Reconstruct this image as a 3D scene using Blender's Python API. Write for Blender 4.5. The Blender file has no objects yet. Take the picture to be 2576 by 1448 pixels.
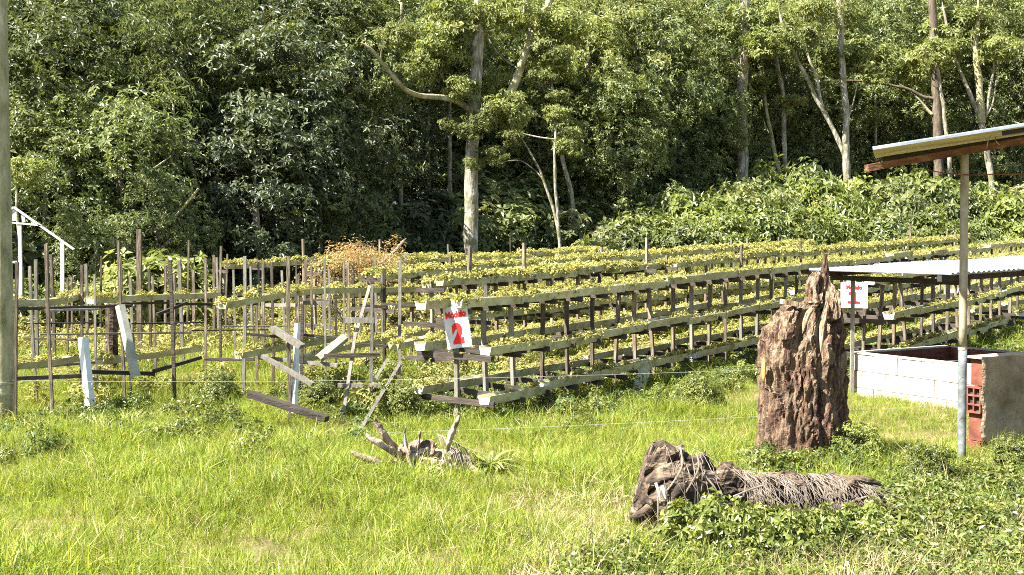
import bpy, math, random
import numpy as np
from mathutils import Vector, Matrix, noise

random.seed(7)
rng = np.random.default_rng(7)
scene = bpy.context.scene
col = scene.collection

# ---------------------------------------------------------------- camera, sky, sun, exposure
F = 3000.0                                   # focal length in pixels of a 2576 x 1448 picture
CAMZ = 1.7
PITCH = math.atan(124.0 / F)
cd = bpy.data.cameras.new('camera'); cam = bpy.data.objects.new('camera', cd); col.objects.link(cam)
cd.sensor_width = 36.0; cd.lens = 36.0 * F / 2576.0
cd.clip_start = 0.05; cd.clip_end = 600
cam.location = (0, 0, CAMZ); cam.rotation_euler = (math.pi / 2 - PITCH, 0, 0)
scene.camera = cam

SUN_EL, SUN_B = math.radians(51), math.radians(24)
SUN_DIR = Vector((-math.cos(SUN_EL) * math.cos(SUN_B), -math.cos(SUN_EL) * math.sin(SUN_B), math.sin(SUN_EL)))
w = bpy.data.worlds.new('World'); scene.world = w; w.use_nodes = True
nt = w.node_tree; nt.nodes.clear()
sky = nt.nodes.new('ShaderNodeTexSky'); sky.sky_type = 'NISHITA'; sky.sun_disc = False
sky.sun_elevation = SUN_EL; sky.sun_rotation = math.radians(-90) - SUN_B
bg = nt.nodes.new('ShaderNodeBackground'); bg.inputs[1].default_value = 0.06
wo = nt.nodes.new('ShaderNodeOutputWorld')
nt.links.new(sky.outputs[0], bg.inputs[0]); nt.links.new(bg.outputs[0], wo.inputs[0])
sl = bpy.data.lights.new('sun', 'SUN'); sl.energy = 5.0; sl.angle = math.radians(0.5); sl.color = (1.0, 0.975, 0.92)
so = bpy.data.objects.new('sun', sl); col.objects.link(so)
so.rotation_euler = (-SUN_DIR).to_track_quat('-Z', 'Y').to_euler(); so.location = (-30, -5, 40)
vs = scene.view_settings
vs.view_transform = 'Standard'; vs.look = 'None'; vs.exposure = 2.4; vs.gamma = 1; vs.use_curve_mapping = False
cy = scene.cycles
cy.filter_width = 1.0; cy.use_denoising = False; cy.max_bounces = 6; cy.diffuse_bounces = 3; cy.glossy_bounces = 2; cy.transmission_bounces = 4; cy.transparent_max_bounces = 4

# ---------------------------------------------------------------- picture <-> place
_ct, _st = math.cos(PITCH), math.sin(PITCH)
def ray(px, py):
    a = (px - 1288.0) / F; b = (724.0 - py) / F
    return Vector((a, _ct + _st * b, -_st + _ct * b))
def at(px, py, Y):
    r = ray(px, py); return Vector((0, 0, CAMZ)) + r * (Y / r.y)

RX, RY = 0.606, 0.7955                       # direction of the racks' rows
P0 = (-0.5, 10.7)
def tn(x, y):
    return (x - P0[0]) * RX + (y - P0[1]) * RY, -(x - P0[0]) * RY + (y - P0[1]) * RX
def xy(t, n):
    return P0[0] + RX * t - RY * n, P0[1] + RY * t + RX * n
def edge_n(t):                               # where the forest begins
    return np.interp(t, [-60, 12, 36, 60, 90], [13, 13, 6.0, -8, -20])
def sp(v, k=1.0):
    return k * np.log1p(np.exp(np.clip(v / k, -30, 30)))
def G(x, y):
    x = np.asarray(x, float); y = np.asarray(y, float)
    t, n = tn(x, y)
    z = 0.025 * np.minimum(sp(t, 1.5), 60) - 0.006 * np.clip(n, 0, 20)
    e = sp(n - edge_n(t) - 2.5, 1.0)
    z = z + 0.62 * np.minimum(e, 60)
    z = z + 0.03 * np.sin(x * 1.7 + 0.6) * np.sin(y * 1.3) + 0.018 * np.sin(x * 4.1 + y * 2.3)
    return z
def g(x, y): return float(G(x, y))
def hit(px, py):                             # ground points seen at picture positions (arrays)
    px = np.asarray(px, float); py = np.asarray(py, float)
    a = (px - 1288.0) / F; b = (724.0 - py) / F
    ry = _ct + _st * b; rz = -_st + _ct * b
    Y = np.full_like(px, 8.0); z = np.zeros_like(px)
    for _ in range(12):
        Y = np.clip((CAMZ - z) * ry / np.maximum(-rz, 1e-3), 2, 60)
        z = G(a / ry * Y, Y)
    return a / ry * Y, Y, z

# ---------------------------------------------------------------- materials
def new_mat(name):
    m = bpy.data.materials.new(name); m.use_nodes = True
    t = m.node_tree; b = t.nodes['Principled BSDF']
    return m, t, b
def ramp(t, stops):
    r = t.nodes.new('ShaderNodeValToRGB'); e = r.color_ramp.elements
    while len(e) < len(stops): e.new(0.5)
    for q, (p, c) in zip(e, stops): q.position = p; q.color = (*c, 1)
    return r
def coords(t, stretch=(1, 1, 1)):
    tc = t.nodes.new('ShaderNodeTexCoord'); oi = t.nodes.new('ShaderNodeObjectInfo')
    mul = t.nodes.new('ShaderNodeMath'); mul.operation = 'MULTIPLY'; mul.inputs[1].default_value = 37.0
    t.links.new(oi.outputs['Random'], mul.inputs[0])
    add = t.nodes.new('ShaderNodeVectorMath'); add.operation = 'ADD'
    t.links.new(tc.outputs['Object'], add.inputs[0]); t.links.new(mul.outputs[0], add.inputs[1])
    mp = t.nodes.new('ShaderNodeMapping'); mp.inputs['Scale'].default_value = stretch
    t.links.new(add.outputs[0], mp.inputs[0])
    return mp, oi
def mk(name, stops, scale=8, detail=6, rough=0.8, bump=0.3, bscale=None, stretch=(1, 1, 1), spec=0.3, metal=0, vary=0.0, bdist=0.02, distort=0.0):
    m, t, b = new_mat(name)
    mp, oi = coords(t, stretch)
    n = t.nodes.new('ShaderNodeTexNoise'); n.inputs['Scale'].default_value = scale; n.inputs['Detail'].default_value = detail
    n.inputs['Roughness'].default_value = 0.65; n.inputs['Distortion'].default_value = distort
    t.links.new(mp.outputs[0], n.inputs['Vector'])
    r = ramp(t, stops); t.links.new(n.outputs['Fac'], r.inputs[0])
    out = r.outputs[0]
    if vary:
        mr = t.nodes.new('ShaderNodeMapRange'); mr.inputs[3].default_value = 1 - vary; mr.inputs[4].default_value = 1 + vary
        t.links.new(oi.outputs['Random'], mr.inputs[0])
        hs = t.nodes.new('ShaderNodeHueSaturation'); t.links.new(mr.outputs[0], hs.inputs['Value']); t.links.new(out, hs.inputs['Color'])
        out = hs.outputs[0]
    t.links.new(out, b.inputs['Base Color'])
    b.inputs['Roughness'].default_value = rough; b.inputs['Specular IOR Level'].default_value = spec; b.inputs['Metallic'].default_value = metal
    if bump:
        n2 = t.nodes.new('ShaderNodeTexNoise'); n2.inputs['Scale'].default_value = bscale or scale * 2.5; n2.inputs['Detail'].default_value = 6
        t.links.new(mp.outputs[0], n2.inputs['Vector'])
        bp = t.nodes.new('ShaderNodeBump'); bp.inputs['Strength'].default_value = bump; bp.inputs['Distance'].default_value = bdist
        t.links.new(n2.outputs['Fac'], bp.inputs['Height']); t.links.new(bp.outputs[0], b.inputs['Normal'])
    return m
def leaf(name, stops, trans=0.35, rough=0.45, spec=0.4, vary=0.25, tint=(1.3, 1.25, 0.6)):
    m, t, b = new_mat(name)
    at_ = t.nodes.new('ShaderNodeAttribute'); at_.attribute_name = 'v'
    r = ramp(t, stops); t.links.new(at_.outputs['Fac'], r.inputs[0])
    oi = t.nodes.new('ShaderNodeObjectInfo')
    mr = t.nodes.new('ShaderNodeMapRange'); mr.inputs[3].default_value = 1 - vary; mr.inputs[4].default_value = 1 + vary
    t.links.new(oi.outputs['Random'], mr.inputs[0])
    hs = t.nodes.new('ShaderNodeHueSaturation'); t.links.new(mr.outputs[0], hs.inputs['Value']); t.links.new(r.outputs[0], hs.inputs['Color'])
    t.links.new(hs.outputs[0], b.inputs['Base Color'])
    b.inputs['Roughness'].default_value = rough; b.inputs['Specular IOR Level'].default_value = spec
    mu = t.nodes.new('ShaderNodeMix'); mu.data_type = 'RGBA'; mu.blend_type = 'MULTIPLY'; mu.inputs[0].default_value = 1
    t.links.new(hs.outputs[0], mu.inputs[6]); mu.inputs[7].default_value = (*tint, 1)
    tr = t.nodes.new('ShaderNodeBsdfTranslucent'); t.links.new(mu.outputs[2], tr.inputs[0])
    mx = t.nodes.new('ShaderNodeMixShader'); mx.inputs[0].default_value = trans
    t.links.new(b.outputs[0], mx.inputs[1]); t.links.new(tr.outputs[0], mx.inputs[2])
    t.links.new(mx.outputs[0], t.nodes['Material Output'].inputs[0])
    return m

M = {}
M['ground'] = mk('ground_soil', [(0.3, (.06, .055, .018)), (0.5, (.12, .09, .035)), (0.7, (.2, .14, .07))], scale=1.5, rough=.95, bump=.6, bscale=14)
M['post'] = mk('weathered_post', [(0.25, (.035, .024, .016)), (0.5, (.11, .083, .054)), (0.75, (.27, .22, .155))], scale=9, stretch=(3, 3, .5), rough=.85, bump=.4, vary=.45)
M['bar'] = mk('dark_board', [(0.3, (.022, .016, .012)), (0.6, (.06, .046, .034)), (0.8, (.13, .11, .085))], scale=7, stretch=(.6, 4, 4), rough=.8, bump=.4, vary=.4)
M['greywood'] = mk('grey_board', [(0.3, (.1, .085, .065)), (0.6, (.2, .18, .14)), (0.8, (.32, .29, .235))], scale=7, stretch=(2, 2, .6), rough=.85, bump=.4, vary=.2)
M['gutter'] = mk('algae_and_shade_plastic', [(0.28, (.18, .17, .075)), (0.48, (.36, .335, .185)), (0.7, (.5, .47, .33))], scale=5, rough=.45, bump=.08, vary=.15, spec=.4)  # algae stains, plus the sides' olive shade put into the colour
M['oldplastic'] = mk('weathered_plastic', [(0.28, (.14, .14, .09)), (0.5, (.25, .25, .19)), (0.7, (.36, .35, .29))], scale=5, rough=.5, bump=.08)
M['white'] = mk('white_plastic', [(0.25, (.45, .47, .45)), (0.6, (.62, .64, .63))], scale=6, rough=.4, bump=.05, spec=.4)
M['moss'] = mk('substrate', [(0.3, (.15, .14, .03)), (0.5, (.28, .25, .065)), (0.7, (.4, .34, .11))], scale=14, rough=.95, bump=.7)
M['bark'] = mk('pale_bark', [(0.28, (.07, .055, .035)), (0.48, (.24, .21, .15)), (0.66, (.5, .46, .37))], scale=7, stretch=(2, 2, .5), rough=.9, bump=.6, bdist=.04)
def mossy(m):
    t = m.node_tree; b = t.nodes['Principled BSDF']; src = b.inputs['Base Color'].links[0].from_socket
    tc = t.nodes.new('ShaderNodeTexCoord'); n = t.nodes.new('ShaderNodeTexNoise'); n.inputs['Scale'].default_value = 2.6; n.inputs['Detail'].default_value = 8; n.inputs['Roughness'].default_value = .7
    t.links.new(tc.outputs['Object'], n.inputs['Vector'])
    f = ramp(t, [(.5, (0, 0, 0)), (.58, (.85, .85, .85))]); t.links.new(n.outputs[0], f.inputs[0])
    mx = t.nodes.new('ShaderNodeMix'); mx.data_type = 'RGBA'; t.links.new(f.outputs[0], mx.inputs[0]); t.links.new(src, mx.inputs[6]); mx.inputs[7].default_value = (.13, .125, .045, 1)
    t.links.new(mx.outputs[2], b.inputs['Base Color'])
mossy(M['bark'])
M['darkbark'] = mk('dark_bark', [(0.3, (.04, .03, .02)), (0.6, (.13, .1, .065)), (0.8, (.24, .2, .14))], scale=6, stretch=(2, 2, .5), rough=.9, bump=.6, bdist=.04)
M['mossbark'] = mk('mossy_bark', [(0.3, (.14, .12, .06)), (0.5, (.28, .25, .12)), (0.7, (.46, .42, .29))], scale=7, rough=.95, bump=.6, bdist=.04)
M['pole'] = mk('concrete_pole', [(0.3, (.13, .12, .055)), (0.5, (.28, .26, .14)), (0.75, (.46, .43, .3))], scale=5, stretch=(2, 2, .6), rough=.85, bump=.3)
M['pipe'] = mk('weathered_pipe', [(0.3, (.1, .075, .04)), (0.48, (.25, .21, .125)), (0.7, (.38, .34, .24))], scale=6, stretch=(2, 2, .9), rough=.6, bump=.2)
M['bluegrey'] = mk('blue_grey_pipe', [(0.3, (.06, .06, .05)), (0.5, (.12, .13, .125)), (0.75, (.22, .23, .22))], scale=9, rough=.6, bump=.2)
M['metal'] = mk('galvanised_sheet', [(0.25, (.10, .125, .155)), (0.5, (.18, .21, .25)), (0.75, (.28, .31, .35))], scale=5, rough=.75, bump=.1, spec=.25, metal=.0)
M['roofunder'] = mk('aged_sheet', [(0.3, (.34, .3, .16)), (0.6, (.5, .46, .3)), (0.8, (.6, .57, .45))], scale=4, rough=.6, bump=.1)
M['rust'] = mk('rusty_beam', [(0.3, (.07, .028, .014)), (0.55, (.16, .075, .035)), (0.8, (.32, .2, .1))], scale=8, stretch=(.7, 3, 3), rough=.85, bump=.35)
M['dark'] = mk('dark_timber_and_hole_shade', [(0.3, (.02, .016, .012)), (0.7, (.05, .04, .03))], scale=8, rough=.8, bump=.3)
M['plaster'] = mk('pale_plaster', [(0.28, (.17, .135, .095)), (0.42, (.33, .29, .23)), (0.7, (.47, .43, .37))], scale=7, rough=.9, bump=.5, bscale=30)
M['render'] = mk('rough_render', [(0.3, (.13, .095, .055)), (0.52, (.27, .205, .13)), (0.72, (.4, .325, .22))], scale=3.2, rough=.95, bump=1.0, bscale=26, bdist=.03)
M['brick'] = mk('clay_brick', [(0.3, (.09, .026, .016)), (0.6, (.18, .06, .035)), (0.8, (.27, .13, .08))], scale=10, rough=.9, bump=.3, vary=.2)
M['rubble'] = mk('rubble', [(0.3, (.25, .18, .11)), (0.6, (.42, .33, .23)), (0.8, (.52, .45, .36))], scale=9, rough=.95, bump=.6)
m, t, b = new_mat('rotting_wood')
mp, oi = coords(t, (1.3, 1.3, .45))
def nz(sc, de, di, vec, st=None):
    q = t.nodes.new('ShaderNodeTexNoise'); q.inputs['Scale'].default_value = sc; q.inputs['Detail'].default_value = de; q.inputs['Distortion'].default_value = di; q.inputs['Roughness'].default_value = .68
    t.links.new(vec.outputs[0], q.inputs['Vector']); return q
def mixc(fac, c1, c2):
    q = t.nodes.new('ShaderNodeMix'); q.data_type = 'RGBA'; t.links.new(fac, q.inputs[0]); t.links.new(c1, q.inputs[6]); t.links.new(c2, q.inputs[7]); return q.outputs[2]
mp2, _o = coords(t, (1.6, 1.6, .16)); n1 = nz(26, 10, .5, mp); n2 = nz(4.6, 8, 1.2, mp); n3 = nz(26, 8, .5, mp2)
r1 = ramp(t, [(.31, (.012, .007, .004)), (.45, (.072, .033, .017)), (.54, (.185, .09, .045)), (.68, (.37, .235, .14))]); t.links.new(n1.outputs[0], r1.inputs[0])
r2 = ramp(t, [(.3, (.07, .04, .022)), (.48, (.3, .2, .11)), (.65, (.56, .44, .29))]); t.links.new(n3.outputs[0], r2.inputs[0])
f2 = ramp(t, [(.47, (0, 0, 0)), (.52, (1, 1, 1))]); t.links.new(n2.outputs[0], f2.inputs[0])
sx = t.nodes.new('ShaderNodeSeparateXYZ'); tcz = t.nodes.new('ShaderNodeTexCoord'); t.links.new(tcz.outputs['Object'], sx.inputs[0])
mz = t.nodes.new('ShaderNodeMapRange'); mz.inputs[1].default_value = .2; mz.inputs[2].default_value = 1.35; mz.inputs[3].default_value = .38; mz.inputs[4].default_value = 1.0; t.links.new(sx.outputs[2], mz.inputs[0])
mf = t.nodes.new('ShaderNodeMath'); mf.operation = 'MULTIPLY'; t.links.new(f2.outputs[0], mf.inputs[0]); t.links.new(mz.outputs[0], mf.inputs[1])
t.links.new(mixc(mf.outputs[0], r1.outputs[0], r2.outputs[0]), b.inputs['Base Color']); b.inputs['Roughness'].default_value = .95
ad = t.nodes.new('ShaderNodeMath'); ad.operation = 'ADD'; t.links.new(n1.outputs[0], ad.inputs[0]); t.links.new(n3.outputs[0], ad.inputs[1])
bp = t.nodes.new('ShaderNodeBump'); bp.inputs['Strength'].default_value = 1.0; bp.inputs['Distance'].default_value = .07; t.links.new(ad.outputs[0], bp.inputs['Height']); t.links.new(bp.outputs[0], b.inputs['Normal'])
M['stump'] = m
M['palewood'] = mk('split_pale_wood', [(0.3, (.06, .035, .018)), (0.46, (.2, .135, .075)), (0.6, (.38, .28, .17)), (0.75, (.55, .44, .3))], scale=8, stretch=(3, 3, .4), rough=.9, bump=.7, bdist=.03)
M['orange'] = mk('orange_wood', [(0.3, (.3, .13, .03)), (0.7, (.6, .32, .1))], scale=12, rough=.9, bump=.4)
M['log'] = mk('root_wood', [(0.34, (.010, .007, .005)), (0.47, (.045, .03, .019)), (0.58, (.12, .085, .054)), (0.73, (.3, .24, .17))], scale=8, detail=9, stretch=(.5, 1.5, 1.5), rough=.95, bump=1.0, bdist=.04, distort=.6)
M['drift'] = mk('bleached_root_wood', [(0.30, (.06, .04, .025)), (0.46, (.2, .145, .1)), (0.6, (.38, .3, .225)), (0.74, (.52, .44, .35))], scale=9, detail=8, rough=.95, bump=.9, bdist=.03)
M['vine'] = mk('dry_vine', [(0.3, (.07, .052, .036)), (0.7, (.27, .22, .17))], scale=12, rough=.85, bump=0)
M['sign'] = mk('sign_sheet', [(0.3, (.38, .39, .39)), (0.5, (.52, .53, .53)), (0.7, (.6, .61, .61))], scale=9, rough=.5, bump=.02)
M['red'] = mk('red_paint', [(0.3, (.62, .012, .012)), (0.7, (.75, .02, .02))], scale=20, rough=.5, bump=0)
M['whitewood'] = mk('white_painted_timber', [(0.3, (.42, .4, .36)), (0.7, (.6, .58, .54))], scale=8, rough=.6, bump=.1)
M['wire'] = mk('wire', [(0.3, (.25, .24, .22)), (0.7, (.4, .4, .38))], scale=8, rough=.4, bump=0, metal=.5)
M['litter'] = mk('crumpled_plastic', [(0.3, (.5, .55, .65)), (0.7, (.78, .8, .84))], scale=9, rough=.3, bump=.2)
M['soil'] = mk('bare_soil', [(0.3, (.16, .09, .05)), (0.6, (.3, .2, .12)), (0.8, (.42, .3, .2))], scale=9, rough=.95, bump=.8)

M['grass'] = leaf('grass_blades', [(0, (.10, .157, .013)), (.4, (.19, .248, .026)), (.7, (.29, .308, .052)), (.88, (.36, .33, .11)), (1, (.44, .39, .2))], trans=.42, rough=.5, spec=.3, vary=.28)
M['drystraw'] = leaf('dry_straw', [(0, (.22, .17, .07)), (.5, (.38, .31, .16)), (1, (.5, .43, .27))], trans=.25, rough=.7, spec=.2, vary=.3, tint=(1.1, 1, .8))
M['straw'] = leaf('strawberry_leaf', [(0, (.14, .16, .035)), (.35, (.27, .265, .065)), (.75, (.40, .355, .115)), (.93, (.48, .41, .2)), (1, (.4, .23, .11))], trans=.35, rough=.55, spec=.25, vary=.25, tint=(1.2, 1.15, .7))
M['weed'] = leaf('weed_leaf', [(0, (.075, .10, .018)), (.5, (.15, .175, .035)), (1, (.27, .26, .08))], trans=.36, rough=.42, spec=.4, vary=.3)
M['weed2'] = leaf('dark_weed_leaf', [(0, (.045, .07, .012)), (.5, (.09, .125, .024)), (1, (.17, .18, .05))], trans=.33, rough=.45, spec=.35, vary=.3)
M['goldgrass'] = leaf('yellow_grass', [(0, (.15, .18, .035)), (.45, (.28, .275, .075)), (.8, (.4, .35, .13)), (1, (.46, .36, .19))], trans=.4, rough=.55, spec=.2, vary=.25, tint=(1.2, 1.15, .7))
M['goldweed'] = leaf('yellow_weed_leaf', [(0, (.13, .16, .03)), (.45, (.26, .255, .07)), (.8, (.39, .34, .125)), (1, (.44, .29, .15))], trans=.36, rough=.55, spec=.2, vary=.3, tint=(1.2, 1.15, .7))
M['dryleaf'] = leaf('dry_orange_leaf', [(0, (.3, .2, .08)), (.5, (.46, .33, .15)), (1, (.56, .45, .25))], trans=.35, rough=.7, spec=.2, vary=.2, tint=(1.15, 1, .7))
M['glossy'] = leaf('glossy_dark_leaf', [(0, (.042, .056, .022)), (.6, (.09, .11, .042)), (1, (.155, .17, .07))], trans=.22, rough=.48, spec=.4, vary=.3)
M['mid'] = leaf('mid_green_leaf', [(0, (.075, .10, .028)), (.55, (.15, .175, .055)), (1, (.24, .245, .095))], trans=.34, rough=.45, spec=.4, vary=.35, tint=(1.2, 1.2, .7))
M['light'] = leaf('light_green_leaf', [(0, (.13, .15, .035)), (.6, (.20, .22, .065)), (1, (.3, .285, .11))], trans=.38, rough=.5, spec=.35, vary=.25, tint=(1.2, 1.2, .7))
M['bushleaf'] = leaf('broad_bush_leaf', [(0, (.09, .12, .022)), (.6, (.155, .18, .04)), (1, (.25, .25, .08))], trans=.36, rough=.42, spec=.4, vary=.2)
M['brownleaf'] = leaf('brownish_leaf', [(0, (.1, .085, .02)), (.6, (.17, .13, .035)), (1, (.24, .18, .06))], trans=.3, rough=.55, spec=.2, vary=.2)

# ---------------------------------------------------------------- mesh helpers
WORLD = {}                                    # world origin of every parent
def fast_mesh(name, V, T, mats, v=None, smooth=False, mi=None):
    V = np.asarray(V, np.float32); T = np.asarray(T, np.int32)
    k = T.shape[1]
    me = bpy.data.meshes.new(name)
    me.vertices.add(len(V)); me.vertices.foreach_set('co', V.ravel())
    me.loops.add(T.size); me.loops.foreach_set('vertex_index', T.ravel())
    me.polygons.add(len(T)); me.polygons.foreach_set('loop_start', np.arange(0, T.size, k, dtype=np.int32))
    me.polygons.foreach_set('use_smooth', np.full(len(T), smooth))
    for m in mats: me.materials.append(m)
    if mi is not None: me.polygons.foreach_set('material_index', np.asarray(mi, np.int32))
    if v is not None:
        a = me.attributes.new('v', 'FLOAT', 'POINT'); a.data.foreach_set('value', np.asarray(v, np.float32))
    me.update(calc_edges=True)
    return me
def link(name, me, parent=None, loc=None, rot=None, scale=None):
    o = bpy.data.objects.new(name, me); col.objects.link(o)
    if parent is not None: o.parent = parent
    if loc is not None: o.location = loc
    if rot is not None: o.rotation_euler = rot
    if scale is not None: o.scale = scale
    return o
def tag(o, label, cat=None, group=None, kind=None):
    o['label'] = label
    if cat: o['category'] = cat
    if group: o['group'] = group
    if kind: o['kind'] = kind
    return o
def thing(name, label, cat, loc, group=None):
    o = bpy.data.objects.new(name, None); col.objects.link(o); o.location = loc; o.empty_display_size = .1
    WORLD[o.name] = Vector(loc)
    return tag(o, label, cat, group)

class MB:
    def __init__(s): s.v = []; s.f = []; s.m = []
    def quadbox(s, c, mi=0):                  # eight corners: bottom ring then top ring
        b = len(s.v); s.v += [tuple(p) for p in c]
        for q in ((3, 2, 1, 0), (4, 5, 6, 7), (0, 1, 5, 4), (1, 2, 6, 5), (2, 3, 7, 6), (3, 0, 4, 7)):
            s.f.append(tuple(b + i for i in q)); s.m.append(mi)
    def box(s, lo, hi, mi=0):
        x0, y0, z0 = lo; x1, y1, z1 = hi
        s.quadbox([(x0, y0, z0), (x1, y0, z0), (x1, y1, z0), (x0, y1, z0), (x0, y0, z1), (x1, y0, z1), (x1, y1, z1), (x0, y1, z1)], mi)
    def beam(s, a, b, w, h, up=(0, 0, 1), mi=0, w2=None, h2=None):
        a = Vector(a); b = Vector(b); d = (b - a).normalized(); up = Vector(up)
        if abs(d.dot(up)) > .95: up = Vector((0, 1, 0))
        sd = d.cross(up).normalized(); u = sd.cross(d).normalized()
        w2 = w if w2 is None else w2; h2 = h if h2 is None else h2
        c = []
        for p, ww, hh in ((a, w, h), (b, w2, h2)):
            c += [p - sd * ww / 2 - u * hh / 2, p + sd * ww / 2 - u * hh / 2, p + sd * ww / 2 + u * hh / 2, p - sd * ww / 2 + u * hh / 2]
        s.quadbox(c, mi)
    def tube(s, pts, rad, k=8, mi=0, rough=0.0, cap=True):
        pts = [Vector(p) for p in pts]; n = len(pts)
        if not hasattr(rad, '__len__'): rad = [rad] * n
        b0 = len(s.v); prev = None
        for i, p in enumerate(pts):
            d = (pts[min(i + 1, n - 1)] - pts[max(i - 1, 0)]).normalized()
            if prev is None:
                prev = d.cross(Vector((0, 1, 0) if abs(d.y) < .9 else (1, 0, 0))).normalized()
            sd = (prev - d * prev.dot(d)).normalized(); u = d.cross(sd); prev = sd
            for j in range(k):
                a = 2 * math.pi * j / k; r = rad[i] * (1 + rough * random.uniform(-1, 1))
                s.v.append(tuple(p + sd * math.cos(a) * r + u * math.sin(a) * r))
        for i in range(n - 1):
            for j in range(k):
                j2 = (j + 1) % k
                s.f.append((b0 + i * k + j, b0 + i * k + j2, b0 + (i + 1) * k + j2, b0 + (i + 1) * k + j)); s.m.append(mi)
        if cap:
            s.f.append(tuple(b0 + j for j in reversed(range(k)))); s.m.append(mi)
            s.f.append(tuple(b0 + (n - 1) * k + j for j in range(k))); s.m.append(mi)
    def mesh(s, name, mats, org=(0, 0, 0), smooth=False):
        o = Vector(org)
        me = bpy.data.meshes.new(name)
        me.from_pydata([(v[0] - o.x, v[1] - o.y, v[2] - o.z) for v in s.v], [], s.f)
        for m in mats: me.materials.append(m)
        me.polygons.foreach_set('material_index', s.m)
        me.polygons.foreach_set('use_smooth', [smooth] * len(s.f))
        me.update()
        return me
    def build(s, name, mats, parent=None, smooth=False, origin=None):
        if not isinstance(mats, (list, tuple)): mats = [mats]
        if parent is None:
            org = Vector(origin) if origin is not None else Vector((0, 0, 0))
            o = link(name, s.mesh(name, mats, org, smooth)); o.location = org; WORLD[o.name] = org
        else:
            org = WORLD[parent.name]
            o = link(name, s.mesh(name, mats, org, smooth), parent); WORLD[o.name] = org
        return o
def smooth_path(pts, per=4):
    pts = [Vector(p) for p in pts]; out = []
    for i in range(len(pts) - 1):
        p0 = pts[max(i - 1, 0)]; p1 = pts[i]; p2 = pts[i + 1]; p3 = pts[min(i + 2, len(pts) - 1)]
        for k in range(per):
            u = k / per
            out.append(.5 * ((2 * p1) + (p2 - p0) * u + (2 * p0 - 5 * p1 + 4 * p2 - p3) * u * u + (3 * p1 - p0 - 3 * p2 + p3) * u ** 3))
    out.append(pts[-1]); return out

# ---------------------------------------------------------------- leaf geometry
def norm(a): return a / np.maximum(np.linalg.norm(a, axis=1, keepdims=True), 1e-6)
def leaves(C, D, N, L, W, fold=.18, droop=0.0):
    """rhombic folded leaves: C base, D tip direction, N normal"""
    D = norm(D); S = norm(np.cross(D, N)); N = norm(np.cross(S, D))
    L = L[:, None]; W = W[:, None]
    mid = C + D * L * .45
    a = C; l = mid + S * W * .5 + N * W * fold; r = mid - S * W * .5 + N * W * fold
    tip = C + D * L - N * L * droop
    tip[:, 2] -= 0
    n = len(C); V = np.stack([a, l, tip, r], 1).reshape(-1, 3)
    i = np.arange(n)[:, None] * 4
    T = np.concatenate([i + np.array([[0, 2, 1]]), i + np.array([[0, 3, 2]])], 0)
    return V, T
def rosettes(pos, nrm, nleaf, L, W, r, droop=.15, spread=.5, hang=0.0):
    """nleaf leaves radiating from every node"""
    n = len(pos)
    ref = r.normal(size=(n, 3)); X = norm(np.cross(nrm, ref)); Y = np.cross(nrm, X)
    C, D, N = [], [], []
    for k in range(nleaf):
        a = 2 * np.pi * (k + r.uniform(-.3, .3, n)) / nleaf
        d = X * np.cos(a)[:, None] + Y * np.sin(a)[:, None]
        tip = norm(d + nrm * r.uniform(-.2, spread, (n, 1)) + r.normal(size=(n, 3)) * .15 - np.array([[0, 0, hang]]))
        C.append(pos + d * .01); D.append(tip); N.append(norm(nrm + d * .2 + r.normal(size=(n, 3)) * .25))
    C = np.concatenate(C); D = np.concatenate(D); N = np.concatenate(N)
    m = len(C); sc = r.uniform(.65, 1.25, m)
    return leaves(C, D, N, L * sc, W * sc * r.uniform(.8, 1.2, m), droop=droop)
def crown(name, mat, seed, rx, rz, ncl, per, cr, L, W, nleaf=5, hang=0.0, flat=.7, low=-1.0, dry=0.0):
    r = np.random.default_rng(seed)
    d = norm(r.normal(size=(ncl * 3, 3))); d = d[d[:, 2] > low][:ncl]
    ncl = len(d)
    rad = r.uniform(.45, 1.0, ncl) ** .55
    lob = 1 + .22 * np.sin(3 * np.arctan2(d[:, 1], d[:, 0]) + seed) + .15 * np.sin(5 * d[:, 2] + seed)
    c = d * (rad * lob)[:, None] * np.array([[rx, rx, rz]])
    pos = np.repeat(c, per, 0); out = np.repeat(d, per, 0)
    off = r.normal(size=pos.shape); off = norm(off) * (r.uniform(.3, 1, len(pos)) ** .6)[:, None]
    off[:, 2] *= flat
    csz = np.repeat(r.uniform(.6, 1.35, ncl), per)[:, None]
    pos = pos + off * cr * csz
    nrm = norm(out * .5 + norm(off) * .6 + np.array([[0, 0, .55]]) + r.normal(size=pos.shape) * .35)
    V, T = rosettes(pos, nrm, nleaf, L, W, r, hang=hang)
    hue = np.repeat(r.normal(.45, .2, ncl), per)
    vv = np.tile(hue, nleaf) + r.normal(0, .16, len(pos) * nleaf)
    return fast_mesh(name, V, T, [mat], np.repeat(np.clip(vv, 0, 1), 4))
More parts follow.
